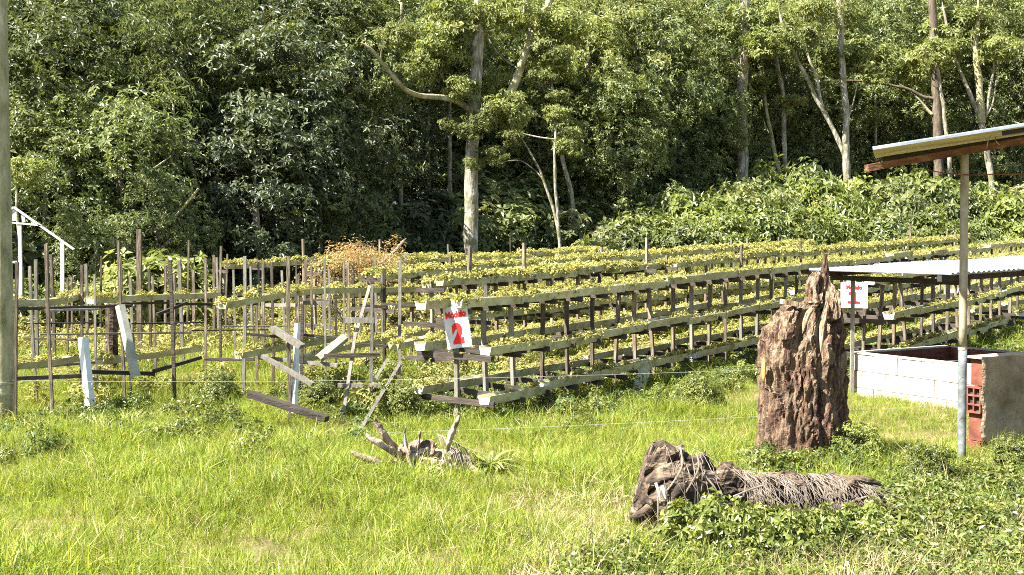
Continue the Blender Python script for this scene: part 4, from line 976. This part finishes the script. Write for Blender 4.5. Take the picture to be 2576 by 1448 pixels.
# ground cover in the right foreground
gc = protos('ground_cover', [herb('ground_cover', 120 + i, 40, .14, .09 + .04 * (i % 3), .034 + .006 * (i % 2), .02, M['weed' if i % 2 else 'weed2'], 4, .2) for i in range(6)])
def in_poly(px, py, poly):
    c = np.zeros(len(px), bool); j = len(poly) - 1
    for i in range(len(poly)):
        xi, yi = poly[i]; xj, yj = poly[j]
        c ^= ((yi > py) != (yj > py)) & (px < (xj - xi) * (py - yi) / (yj - yi + 1e-9) + xi); j = i
    return c
r = np.random.default_rng(13)
px_ = r.uniform(1380, 2800, 16000); py_ = r.uniform(1130, 1560, 16000)
poly = [(1380, 1560), (1480, 1440), (1590, 1390), (1720, 1380), (1830, 1330), (1900, 1320), (2240, 1300), (2230, 1230), (2300, 1215), (2400, 1200), (2576, 1185), (2800, 1180), (2800, 1560)]
k = in_poly(px_, py_, poly); bare = (np.abs(px_ - 2000) < 260) & (py_ > 1400)
k &= ~(bare & (r.uniform(size=len(px_)) < .8)); k &= r.uniform(size=len(px_)) < .12 + .4 * (np.sin(px_ / 47 + 2 * np.sin(py_ / 31)) * np.sin(py_ / 29 + 1.5 * np.sin(px_ / 60)) > -.1)
x, y, z = hit(px_[k], py_[k])
scatter('ground_cover', 'low leafy ground cover over the right foreground', np.stack([x, y, z], 1), r.uniform(.3, 1.1, len(x)) ** 1.2, gc, 6, tilt=.3, seed=70)
dg = protos('dry_tuft', [grass_clump('dry_tuft', 160 + i, 26, .12, .13, .004, 1.5, M['drystraw']) for i in range(4)])
px_d = r.uniform(1300, 2800, 3000); py_d = r.uniform(1200, 1560, 3000); kd_ = r.uniform(size=3000) < np.clip((py_d - 1180) / 260, .08, .8); px_d, py_d = px_d[kd_], py_d[kd_]
x, y, z = hit(px_d, py_d)
scatter('dead_grass', 'straw-coloured dead grass among the ground cover', np.stack([x, y, z], 1), r.uniform(.5, 1.2, len(x)), dg, 4, tilt=.5, seed=75)
xd, yd = fade(1300, 4.5, 14, 1, 76); kk = np.sin(xd * 2.3 + yd) * np.sin(yd * 1.7 - xd) > .1; xd, yd = xd[kk], yd[kk]
scatter('dry_grass', 'dry straw patches in the foreground grass', np.stack([xd, yd, G(xd, yd)], 1), r.uniform(.6, 1.3, len(xd)), dg, 4, tilt=.4, seed=77)
# weeds around stump foot and log
px_ = np.concatenate([r.uniform(1880, 2210, 130), r.uniform(1690, 2240, 110)]); py_ = np.concatenate([r.uniform(1165, 1215, 130), r.uniform(1375, 1440, 110)])
x, y, z = hit(px_, py_)
scatter('stump_weeds', 'leafy weeds against the foot of the stump and the log', np.stack([x, y, z], 1), np.concatenate([r.uniform(.3, .7, 130), r.uniform(.3, .7, 110)]), wd, 6, tilt=.3, seed=80)
# clod-like bare soil peeping through at the bottom
# individual leafy plants
def strap_plant(label, c, n, L, seed, mat='weed', W=.035, name='strap_leaf_plant', cat='plant'):
    r = np.random.default_rng(seed); root = thing(name, label, cat, c)
    for i in range(n):
        V = []; T = []; vv = []
        a = r.uniform(0, 2 * np.pi); l = L * r.uniform(.6, 1.1); d = np.array([np.cos(a), np.sin(a), 0]); s = np.array([-np.sin(a), np.cos(a), 0]); b = len(V); k = 7
        el = r.uniform(.6, 1.35)
        for q in range(k + 1):
            u = q / k; w_ = W * (math.sin(math.pi * min(.98, .12 + .86 * u)) ** .8) * .5
            p = d * (l * (u * math.cos(el) + .35 * u * u)) + np.array([0, 0, l * (u * math.sin(el) - .75 * u * u * math.cos(el * .6))])
            V += [p - s * w_, p + np.array([0, 0, -.006]), p + s * w_]
            vv += [r.normal(.6, .1)] * 3
            if q < k:
                o_ = b + q * 3; T += [(o_, o_ + 1, o_ + 4, o_ + 3), (o_ + 1, o_ + 2, o_ + 5, o_ + 4)]
        link('leaf', fast_mesh('leaf', V, np.array(T), [M[mat]], np.clip(vv, 0, 1), smooth=True), root)
    return root
def gpos(px_, py_):
    x, y, z = hit(np.array([px_]), np.array([py_])); return (float(x[0]), float(y[0]), float(z[0]))
strap_plant('bright green strap-leaved plant beside the bleached root', gpos(1232, 1185), 26, .34, 5, 'light')
strap_plant('grassy strap-leaved tuft at the foot of the tall stump', gpos(2065, 1195), 18, .28, 6, 'weed', .026)
strap_plant('pale drooping plant growing in front of the hollow end of the log', gpos(1735, 1400), 16, .5, 7, 'light', .045)
def shrub(label, c, mesh, s, name='shrub', cat='shrub', group=None, sz=None):
    root = thing(name, label, cat, c, group)
    o = link('foliage', mesh, root, (0, 0, 0), (0, 0, random.uniform(0, 6.28)), (s, s, s * (sz or random.uniform(.85, 1.1))))
    m = MB(); q = random.randint(3, 5); b = Vector(c)
    for i in range(q):
        a = random.uniform(0, 6.28); rr = s * .45
        m.tube([b + Vector((0, 0, -.1)), b + Vector((math.cos(a) * rr * .4, math.sin(a) * rr * .4, s * .5)), b + Vector((math.cos(a) * rr, math.sin(a) * rr, s * 1.0))], [.02 * s + .005, .015 * s + .004, .005], 5)
    m.build('stem', M['darkbark'], root)
    return root
def dome(name, mat, seed, ncl, per, L, W, nleaf=5, cr=.34, hang=.15):
    me = crown(name, mat, seed, .85, .75, ncl, per, cr, L, W, nleaf, hang, low=-.35)
    n = len(me.vertices); co = np.empty(n * 3, np.float32); me.vertices.foreach_get('co', co); co = co.reshape(-1, 3); co[:, 2] = np.maximum(co[:, 2] + .55, .02 + .1 * np.random.default_rng(seed).uniform(size=n)); me.vertices.foreach_set('co', co.ravel()); me.update()
    return me
bushes = [dome('bush', M['bushleaf'], 200 + i, 90, 20, .125, .062, 5) for i in range(3)]
midb = [dome('bush', M['mid'], 240 + i, 80, 18, .13, .06, 5) for i in range(2)]
smallb = [dome('small_bush', M['weed'], 210 + i, 90, 18, .085, .05, 4) for i in range(2)]
smallc = [dome('small_weed', M['weed'], 220 + i, 60, 9, .2, .12, 4) for i in range(2)]
shrub('lime green leafy plant growing between the broken boards', gpos(800, 1040), smallb[0], .26, 'leafy_plant', 'plant')
shrub('broad-leaved plant in the weeds left of the white upright gutter', gpos(545, 1030), smallb[1], .24, 'leafy_plant', 'plant')
shrub('large-leaved plant sprawling under the end of the sign 2 rack', gpos(1000, 1065), smallb[0], .26, 'leafy_plant', 'plant')
shrub('small leafy plant at the foot of the shed pole', gpos(2330, 1230), smallb[1], .2, 'leafy_plant', 'plant')
shrub('leafy plant against the rendered block wall', gpos(2555, 1195), smallb[0], .2, 'leafy_plant', 'plant')
shrub('leafy plant at the right foot of the tall stump', gpos(2160, 1180), smallb[0], .22, 'leafy_plant', 'plant')
shrub('leafy green plant among the posts under the long sign 2 rack', gpos(1760, 1030), smallb[1], .24, 'leafy_plant', 'plant')
mnd = at(385, 700, 19.5)
shrub('round bright green bush mound behind the broken racks', (mnd.x, mnd.y, g(mnd.x, mnd.y)), dome('bush', M['light'], 231, 70, 18, .14, .08), 1.0, 'bush', 'bush', sz=.95)
mnd = at(250, 700, 20)
shrub('green bush low beside the brighter round bush mound', (mnd.x, mnd.y, g(mnd.x, mnd.y)), bushes[0], .75, 'bush', 'bush')
mnd = at(80, 700, 19)
shrub('green bush at the feet of the white gable frame', (mnd.x, mnd.y, g(mnd.x, mnd.y)), bushes[1], .7, 'bush', 'bush')
for q_, (a_, b_, s_, l_) in enumerate(((1770, 1405, .2, 'leafy plant growing up over the hollow half of the log'), (1860, 1412, .19, 'leafy plant before the middle of the log'), (1950, 1405, .17, 'leafy plant before the narrow half of the log'), (2060, 1395, .15, 'small leafy plant before the root end of the log'), (2180, 1370, .15, 'small leafy plant at the far tip of the log'))):
    shrub(l_, gpos(a_, b_), smallc[q_ % 2], s_, 'leafy_plant', 'plant', sz=1.25)
# dry orange bush with a snapped dry branch
d0 = at(885, 720, 19); db = thing('dry_bush', 'dry orange bush with a snapped brown branch slanting out', 'bush', (d0.x, d0.y, g(d0.x, d0.y)))
for q_, (xx_, yy_, sx_) in enumerate(((840, 690, .8), (905, 675, 1.0), (965, 690, .8), (885, 655, .7))):
    link('foliage', crown('dry_foliage', M['dryleaf'], 77 + q_, .5 * sx_, .3 * sx_, 60, 8, .26, .055, .012, 3, .1, low=-.7), db, at(xx_, yy_, 18.6) - WORLD[db.name])
link('foliage', crown('dry_foliage', M['dryleaf'], 78, .14, .2, 10, 6, .16, .06, .016, 3, .1, low=-.9), db, at(990, 640, 19) - WORLD[db.name])
m = MB(); m.tube(smooth_path([at(890, 715, 19), at(935, 680, 19), at(985, 640, 19), at(1022, 600, 19)], 4), [.03] + [.022] * 11 + [.006], 6); m.build('branch', M['drift'], db)
m = MB()
for i in range(26):
    a = random.uniform(0, 6.28); b = Vector(WORLD[db.name]); m.tube([b, b + Vector((math.cos(a) * .25, math.sin(a) * .25, .4)), b + Vector((math.cos(a) * .6, math.sin(a) * .5, random.uniform(.6, 1.0)))], [.007, .005, .002], 4)
o = m.build('twigs', M['vine'], db); o['kind'] = 'stuff'

# ================================================================ the forest
CR = {
 'glossy': [crown('foliage', M['glossy'], 300 + i, 1.9, 2.2, 120, 22, .55, .145, .062, 5, .25) for i in range(3)],
 'mid': [crown('foliage', M['mid'], 310 + i, 1.9, 1.9, 110, 22, .55, .125, .052, 5, .2) for i in range(4)],
 'light': [crown('foliage', M['light'], 320 + i, 1.8, 1.4, 80, 20, .5, .12, .045, 5, .25, flat=.45) for i in range(3)],
 'brown': [crown('foliage', M['brownleaf'], 330, 1.2, 1.2, 60, 20, .45, .12, .045, 5, .3)],
 'bamboo': [crown('foliage', M['mid'], 340 + i, 1.4, 2.2, 80, 20, .5, .19, .03, 5, .8) for i in range(2)],
 'sprig': [crown('foliage', M['light'], 350 + i, .55, .35, 20, 18, .3, .12, .05, 5, .25, flat=.5) for i in range(3)],
}
def tree(label, x, y, cz, kind, s, name='forest_tree', group=None, tr=.09, mat='bark', sz=1.0, lean=0.0, var=None):
    z0 = g(x, y); root = thing(name, label, 'tree', (x, y, z0), group)
    m = MB(); top = Vector((x + lean, y, z0 + cz + .6 * s)); b = Vector((x, y, z0 - .3)); c = b.lerp(top, .5) + Vector((random.uniform(-.15, .15), random.uniform(-.1, .1), 0))
    m.tube(smooth_path([b, c, top], 5), list(np.linspace(tr, tr * .35, 11)), 8, rough=.06)
    for i in range(4):
        a = random.uniform(0, 6.28); q = b.lerp(top, random.uniform(.6, .9)); rr = s * random.uniform(.8, 1.4)
        m.tube([q, q + Vector((math.cos(a) * rr * .5, math.sin(a) * rr * .5, .4 * s)), q + Vector((math.cos(a) * rr, math.sin(a) * rr, .8 * s))], [tr * .4, tr * .28, .01], 5)
    m.build('trunk', M[mat], root, smooth=True)
    me = CR[kind][var if var is not None else random.randrange(len(CR[kind]))]
    link('foliage', me, root, (lean * .8, 0, cz), (random.gauss(0, .08), random.gauss(0, .08), random.uniform(0, 6.28)), (s, s, s * sz))
    return root
def put(px_, py_, Y, kind, s, label, group=None, **kw):
    """a tree whose crown centre is seen at the picture position at distance Y"""
    c = at(px_, py_, Y); return tree(label, c.x, c.y, max(.6, c.z - g(c.x, c.y)), kind, s, group=group, **kw)
# front trees that can be told apart
put(680, 300, 25.5, 'glossy', .95, 'big dark tree with glossy leaves, its upper half left of the tall trunk', sz=1.0, var=0)
put(640, 500, 24.3, 'glossy', .85, 'dark glossy bushy tree behind the bare stakes', var=1)
put(800, 480, 26.6, 'glossy', .85, 'dark glossy tree beside the shaded hollow', var=2)
put(760, 160, 28.5, 'glossy', .95, 'tall dark glossy tree rising above the others left of the big trunk', var=1)
put(950, 330, 32, 'glossy', .8, 'shaded dark tree behind the mossy limb', var=0)
put(1020, 520, 33.5, 'glossy', .8, 'dark understorey tree in the shaded hollow beside the trunk', var=2)
put(930, 620, 30.5, 'glossy', .5, 'low dark bush-like tree behind the dry orange bush', var=1)
put(720, 90, 28.5, 'brown', .5, 'small brownish crown showing among dark glossy leaves')
put(600, 170, 27, 'light', .8, 'light yellow-green tree left of the dark glossy tree')
put(300, 440, 22.5, 'mid', .85, 'mid green tree above the white gable frame')
put(340, 300, 24.5, 'bamboo', 1.0, 'drooping bamboo-leaved tree over the dark gap')
put(120, 480, 22, 'mid', .8, 'leafy tree beside the tall pole')
put(110, 250, 23.5, 'mid', 1.0, 'tall mid green tree behind the tall pole')
put(400, 590, 21.8, 'mid', .5, 'low green tree below the dark gap behind the bush mound')
put(480, 120, 26.5, 'bamboo', 1.05, 'tall feathery bamboo crown near the top left')
put(240, 90, 26, 'mid', 1.1, 'tall rounded tree at the upper left')
put(60, 60, 26, 'mid', 1.0, 'tall leafy tree at the top left corner')
put(540, 330, 26.5, 'mid', .7, 'narrow green tree right of the dark gap')
put(240, 640, 21, 'mid', .45, 'low leafy tree behind the white gable frame')
# infill, more or less alike
GRP = 'trees of the forest wall'; HILL = 'trees on the hillside'
LAB = {'glossy': 'dark-leaved tree far up the wooded hillside behind the other trees', 'mid': 'mid green leafy tree far up the wooded hillside behind the other trees', 'light': 'light green leafy tree far up the wooded hillside behind the other trees', 'bamboo': 'feathery drooping tree far up the wooded hillside behind the other trees'}
fill = [(1560, 330, 33, 'mid', .9), (1640, 180, 35, 'mid', 1.1), (1480, 150, 34, 'light', 1.1), (1700, 400, 36, 'mid', .9), (1760, 250, 38, 'mid', 1.0), (1560, 480, 34, 'mid', .7), (1600, 60, 36, 'light', 1.1),
        (1760, 60, 39, 'mid', 1.2), (1950, 200, 41, 'mid', 1.2), (2050, 60, 42, 'light', 1.2), (2050, 350, 42, 'mid', 1.0), (2200, 220, 42, 'mid', 1.1), (2230, 50, 43, 'mid', 1.3), (2350, 130, 44, 'mid', 1.2), (2450, 40, 44, 'light', 1.2),
        (2560, 160, 44, 'mid', 1.2), (2250, 400, 43, 'mid', 1.0), (2440, 330, 44, 'mid', 1.1), (2560, 420, 43, 'mid', 1.0), (1960, 420, 40, 'mid', .9), (1820, 390, 39, 'mid', .8), (2150, 480, 42, 'mid', .8), (2380, 500, 43, 'mid', .8),
        (1250, 150, 34, 'mid', 1.1), (1130, 90, 31, 'light', .9), (1010, 60, 30, 'mid', .95), (1080, 200, 31.5, 'mid', .8), (1350, 330, 34, 'mid', .95), (1240, 330, 35, 'mid', .9), (1420, 420, 35, 'mid', .85), (1330, 60, 35, 'light', 1.1),
        (860, 60, 28.5, 'light', .7), (900, 180, 28.5, 'mid', .75), (620, 40, 29, 'mid', .9), (430, 330, 27.5, 'glossy', .85), (430, 480, 27, 'glossy', .8), (200, 330, 25.5, 'mid', .9), (-40, 350, 23, 'mid', .9), (-30, 150, 25, 'mid', 1.0), (-60, 560, 22, 'mid', .7),
        (1110, 420, 34, 'glossy', .9), (1300, 480, 36, 'glossy', .8), (1220, 560, 36, 'glossy', .7), (1480, 550, 34.5, 'mid', .6), (2640, 300, 44, 'mid', 1.2), (2700, 80, 45, 'mid', 1.3), (1900, 90, 42, 'light', 1.1), (1450, 280, 35, 'light', .8), (1850, 500, 39, 'mid', .6), (1680, 500, 36, 'mid', .6)]
fill_lab = {}
for kd_ in ('mid', 'light', 'glossy'):
    sub = [q for q in fill if q[3] == kd_]
    for q, l_ in zip(sub, ordinals([q[0] for q in sub], {'mid': 'mid green tree', 'light': 'light green tree', 'glossy': 'dark glossy tree'}[kd_], '', [q[1] > 260 for q in sub], ('high in the forest', 'low in the forest'))): fill_lab[q] = l_
for q in fill:
    a, b, Y, kd, s = q
    Y += 2.6 if a > 1500 else (2.0 if a > 950 else 0)
    put(a, b, Y, kd, s * .98, fill_lab[q], GRP, mat='bark' if random.random() < .5 else 'darkbark', sz=random.uniform(.85, 1.2))
# hillside trees behind, upper part of the picture and to both sides
rf = random.Random(21); hill_trees = []
for i in range(70):
    t = rf.uniform(-22, 62); n = edge_n(t) + rf.uniform(5, 17)
    x, y = xy(t, float(n)); kd = rf.choice(['mid', 'mid', 'mid', 'light', 'glossy', 'bamboo'])
    ht_ = tree(LAB[kd], x, y, rf.uniform(2.5, 5.0), kd, rf.uniform(1.2, 1.9), group=HILL, tr=.12, mat='bark' if rf.random() < .4 else 'darkbark', sz=rf.uniform(.9, 1.3))
    hill_trees.append((kd, 1288 + F * x / y, ht_))
for kd, nm in (('mid', 'mid green tree'), ('light', 'light green tree'), ('glossy', 'dark tree'), ('bamboo', 'feathery tree')):
    sub = [q for q in hill_trees if q[0] == kd]
    for q, l_ in zip(sub, ordinals([q[1] for q in sub], nm, 'far up the hillside')): q[2]['label'] = l_
# undergrowth on the hillside
r = np.random.default_rng(31); t = r.uniform(-24, 66, 2600); n = edge_n(t) + r.uniform(1.0, 26, 2600) ; P = np.stack(xy(t, n), 1)
k = ~((np.abs(t - 9) < 4.2) & (n < 17)) | (r.uniform(size=2600) < .3); P = P[k]
ug = protos('undergrowth', [dome('undergrowth', M['glossy' if i % 2 else 'mid'], 400 + i, 40, 14, .17, .08) for i in range(4)])
scatter('undergrowth', 'dark leafy undergrowth covering the wooded hillside', np.stack([P[:, 0], P[:, 1], G(P[:, 0], P[:, 1])], 1), r.uniform(.8, 1.7, len(P)), ug, 4, seed=90)

# trunks that stand out
def big_tree(label, segs, sprigs, Y, mat, crowns=()):
    first = segs[0][1]; b = at(first[0][0], first[0][1], Y); x, y = b.x, b.y; z0 = g(x, y)
    root = thing('tall_tree', label, 'tree', (x, y, z0))
    for nm, pts, w0, w1, mt in segs:
        P = [at(p[0], p[1], Y + (p[2] if len(p) > 2 else 0)) for p in pts]
        if nm == 'trunk' and P[0].z > z0: P = [Vector((P[0].x, P[0].y, z0 - .3))] + P
        P = smooth_path(P, 8); m = MB(); we = w1 if nm == 'trunk' else w1 * .25
        P = [p_ + Vector((noise.noise(p_ * 1.3), noise.noise(p_ * 1.3 + Vector((9, 0, 0))), 0)) * (.05 if i_ else 0) for i_, p_ in enumerate(P)]
        m.tube(P, [q / 2 / F * Y * (1 + .12 * noise.noise(p_ * 3.1)) for q, p_ in zip(np.linspace(w0, w1, len(P) - 6).tolist() + np.linspace(w1, we, 6).tolist(), P)], 12 if w0 > 15 else 8, rough=.07)
        m.build(nm, M[mt or mat], root, smooth=True)
    for i_, (px_, py_, dY, kd, s) in enumerate(sprigs):
        if Y > 38 and i_ % 2: dY -= 1.3; s *= .8
        me = random.choice(CR[kd]); link('foliage', me, root, at(px_, py_, Y + dY) - WORLD[root.name], (0, 0, random.uniform(0, 6.28)), (s, s, s))
    return root
big_tree('tallest pale straight trunk rising from the field edge, a mossy limb to its left',
    [('trunk', [(1188, 700), (1186, 560), (1184, 450), (1188, 330), (1194, 220), (1202, 100), (1206, -20), (1210, -160)], 41, 26, None),
     ('limb', [(1186, 280), (1150, 256, -.4), (1110, 246, -.8), (1050, 240, -1.4), (1005, 216, -1.9), (966, 165, -2.2), (940, 130, -2.4), (912, 108, -2.5)], 17, 8, 'mossbark'), ('branch', [(958, 158, -2.2), (962, 118, -2.3), (958, 85, -2.3)], 6, 3, None),
     ('limb', [(1194, 330), (1245, 275), (1290, 220), (1322, 140), (1350, 70), (1386, 0), (1410, -60)], 24, 17, 'mossbark'), ('branch', [(1340, 95), (1320, 60), (1322, 0), (1310, -50)], 9, 6, None),
     ('branch', [(1290, 165, .5), (1250, 130, .5), (1215, 70, .5)], 5, 3, None)],
    [(1125, 310, -.3, 'sprig', .35), (1222, 300, -.6, 'sprig', .6), (1265, 262, -.6, 'sprig', .75), (1300, 290, -.4, 'sprig', .7), (1180, 330, -.6, 'sprig', .5), (1190, 412, -.5, 'sprig', .35), (1240, 385, -.5, 'sprig', .45), (1160, 225, -.5, 'sprig', .7), (1060, 170, -.4, 'sprig', .8), (1000, 90, -2.2, 'sprig', .7), (1100, 110, -.3, 'sprig', 1.1), (1230, 200, .6, 'sprig', .8), (1160, 40, -.2, 'sprig', 1.2), (1390, 130, -.2, 'sprig', .9), (1290, 30, -.1, 'sprig', 1.0), (1420, 60, 0, 'sprig', 1.1)], 27.5, 'bark')
big_tree('slender pale leaning tree whose base hides in shrubs right of the tallest trunk',
    [('trunk', [(1440, 520), (1418, 410), (1396, 300), (1386, 220), (1352, 130), (1328, 40), (1322, -40)], 12, 8, None)], [(1390, 250, -.2, 'sprig', .8), (1430, 330, -.3, 'sprig', .8), (1360, 200, -.2, 'sprig', .7), (1410, 160, 0, 'sprig', 1.0)], 33, 'bark')
big_tree('thin forked pale sapling with a curved bare stem right of the tallest trunk',
    [('trunk', [(1408, 650), (1404, 560), (1397, 460), (1396, 350), (1390, 290)], 11, 6, None), ('branch', [(1405, 575), (1384, 500), (1352, 420), (1322, 365), (1275, 310)], 9, 4, None), ('branch', [(1372, 462), (1345, 430), (1310, 405), (1265, 408)], 5, 2, None), ('branch', [(1396, 352), (1350, 345), (1300, 330), (1275, 300)], 5, 3, None)],
    [(1290, 345, 0, 'sprig', .5), (1250, 400, 0, 'sprig', .4), (1400, 290, .1, 'sprig', .6), (1430, 370, .1, 'sprig', .6)], 31.5, 'bark')
big_tree('stout pale trunk with a tuft of hanging plants halfway, behind the broad bushes',
    [('trunk', [(1868, 600), (1866, 480), (1868, 370), (1866, 250), (1870, 120), (1872, 0), (1872, -120)], 33, 25, None), ('branch', [(1868, 190), (1830, 130), (1790, 90)], 8, 4, None)],
    [(1858, 345, -.6, 'sprig', .6), (1866, 365, -.6, 'sprig', .5), (1800, 200, 0.5, 'sprig', 1.4), (1930, 110, 0.5, 'sprig', 1.5), (1840, 60, 0.4, 'sprig', 1.4), (1760, 150, 0.9, 'sprig', 1.4), (1900, 200, 0.6, 'sprig', 1.0)], 40, 'bark')
big_tree('slim pale trunk forking low, in front of the bushes left of the shed roof',
    [('trunk', [(2136, 620), (2132, 520), (2130, 400), (2128, 290), (2122, 190), (2116, 80), (2110, -40)], 22, 14, None), ('limb', [(2131, 400), (2100, 330), (2050, 240), (2010, 160), (1975, 85), (1960, 20)], 13, 8, None), ('branch', [(2070, 270), (2050, 190), (2030, 120), (2020, 40)], 9, 5, None), ('branch', [(2130, 300), (2150, 250), (2160, 200)], 6, 3, None)],
    [(2110, 150, 0.7, 'sprig', 1.4), (2010, 90, 0.7, 'sprig', 1.4), (2180, 140, 0.7, 'sprig', 1.5), (2060, 30, 0.9, 'sprig', 1.4), (1960, 40, 0.9, 'sprig', 1.2)], 39, 'bark')
big_tree('thin pale trunk standing between the stout trunk and the forked one',
    [('trunk', [(1976, 470), (1974, 380), (1970, 260), (1960, 180), (1945, 110)], 15, 10, None), ('limb', [(1962, 440), (1942, 350), (1925, 260), (1920, 160)], 12, 8, 'mossbark')], [(1950, 150, 0.9, 'sprig', 1.3), (1990, 260, 1.2, 'sprig', 1.0)], 41, 'bark')
big_tree('dark stout trunk with a pale crooked limb behind the shed roof',
    [('trunk', [(2362, 560), (2362, 430), (2358, 300), (2352, 180), (2348, 60), (2346, -60)], 27, 20, 'darkbark'), ('limb', [(2356, 250), (2320, 244), (2285, 225), (2240, 215), (2180, 205), (2080, 203)], 10, 5, None), ('branch', [(2346, 290), (2320, 260), (2300, 240)], 9, 5, 'mossbark')], [(2300, 160, 0.7, 'sprig', 1.3), (2200, 190, 0.9, 'sprig', 1.0), (2380, 100, 0.7, 'sprig', 1.5)], 42, 'darkbark')
big_tree('slender grey trunk close beside the dark stout trunk',
    [('trunk', [(2400, 560), (2392, 450), (2382, 350), (2372, 260), (2356, 160), (2350, 100)], 13, 8, None)], [(2360, 130, 0, 'sprig', 1.2)], 41.5, 'bark')
big_tree('pale many-stemmed tree fanning out above the shed roof',
    [('trunk', [(2510, 600), (2498, 480), (2482, 380), (2470, 310)], 17, 15, None), ('limb', [(2470, 310), (2436, 230), (2405, 160), (2385, 90), (2370, 0)], 12, 7, None), ('limb', [(2470, 310), (2462, 210), (2455, 110), (2460, 0)], 20, 14, 'mossbark'), ('limb', [(2474, 320), (2490, 230), (2500, 150), (2505, 60)], 8, 5, None), ('branch', [(2476, 300), (2500, 250), (2512, 150)], 6, 4, None)],
    [(2400, 60, 0.7, 'sprig', 1.5), (2520, 120, 0.7, 'sprig', 1.5), (2450, 60, 0.6, 'sprig', 1.4)], 42, 'bark')
big_tree('thin pale tree stem at the far left beside the pole, bare low down',
    [('trunk', [(60, 680), (48, 560), (40, 480), (32, 400)], 10, 6, None)], [(60, 430, 0, 'sprig', .6)], 20, 'bark')
for lab, pts, Y in (('bare bamboo cane rising through the dark gap', [(468, 560), (452, 440), (440, 330), (436, 260)], 23.5), ('second bamboo cane crossing the first in the dark gap', [(505, 500), (478, 400), (455, 340), (440, 290)], 23.8), ('dark thin cane left of the bamboo canes', [(420, 500), (424, 420), (430, 330)], 24), ('pale dead cane leaning across the shrubs below the dark gap', [(412, 575), (455, 530), (500, 475)], 21.5)):
    m = MB(); m.tube(smooth_path([at(p[0], p[1], Y) for p in pts], 5), .022, 6); tag(m.build('cane', M['mossbark'], None, origin=tuple(at(*pts[0], Y))), lab, 'cane')
# broad-leaved bushes along the right of the field
bl = [(1500, 600, 30, .6), (1560, 560, 31, .8), (1630, 535, 32, 1.0), (1690, 478, 34.5, 1.0), (1760, 500, 33.5, 1.1), (1840, 475, 35, 1.2), (1900, 445, 36.5, 1.2), (1960, 425, 37.5, 1.2), (2030, 425, 37.5, 1.2), (2090, 450, 36.5, 1.1), (2180, 440, 38.5, 1.2), (2250, 450, 37.5, 1.2), (2320, 440, 38.5, 1.2), (2390, 470, 38, 1.1),
      (2450, 460, 39, 1.1), (2540, 480, 38, 1.3), (2620, 450, 39, 1.4), (1800, 545, 32.5, .9), (1900, 530, 33.5, 1.0), (2000, 520, 34.5, 1.0), (2085, 540, 35, .8), (2210, 530, 35.5, 1.0), (2330, 540, 36, 1.0), (2440, 560, 36.5, .8), (1440, 625, 29.5, .5), (1370, 640, 29, .4), (1720, 560, 31.5, .8)]
for i, ((a, b, Y, rr), lb) in enumerate(zip(bl, ordinals([q[0] for q in bl], 'broad-leaved green bush', 'along the field edge', [(q[1] > 515) for q in bl], ('in the back of the thicket', 'in the front of the thicket')))):
    c = at(a, b, Y); z0 = g(c.x, c.y); h = max(.5, c.z - z0); sx = rr / .8
    shrub(lb, (c.x, c.y, z0), (bushes + midb)[(i * 3) % 5], sx, 'bush', 'bush', 'bushes along the field edge', sz=h / 1.35 / sx)
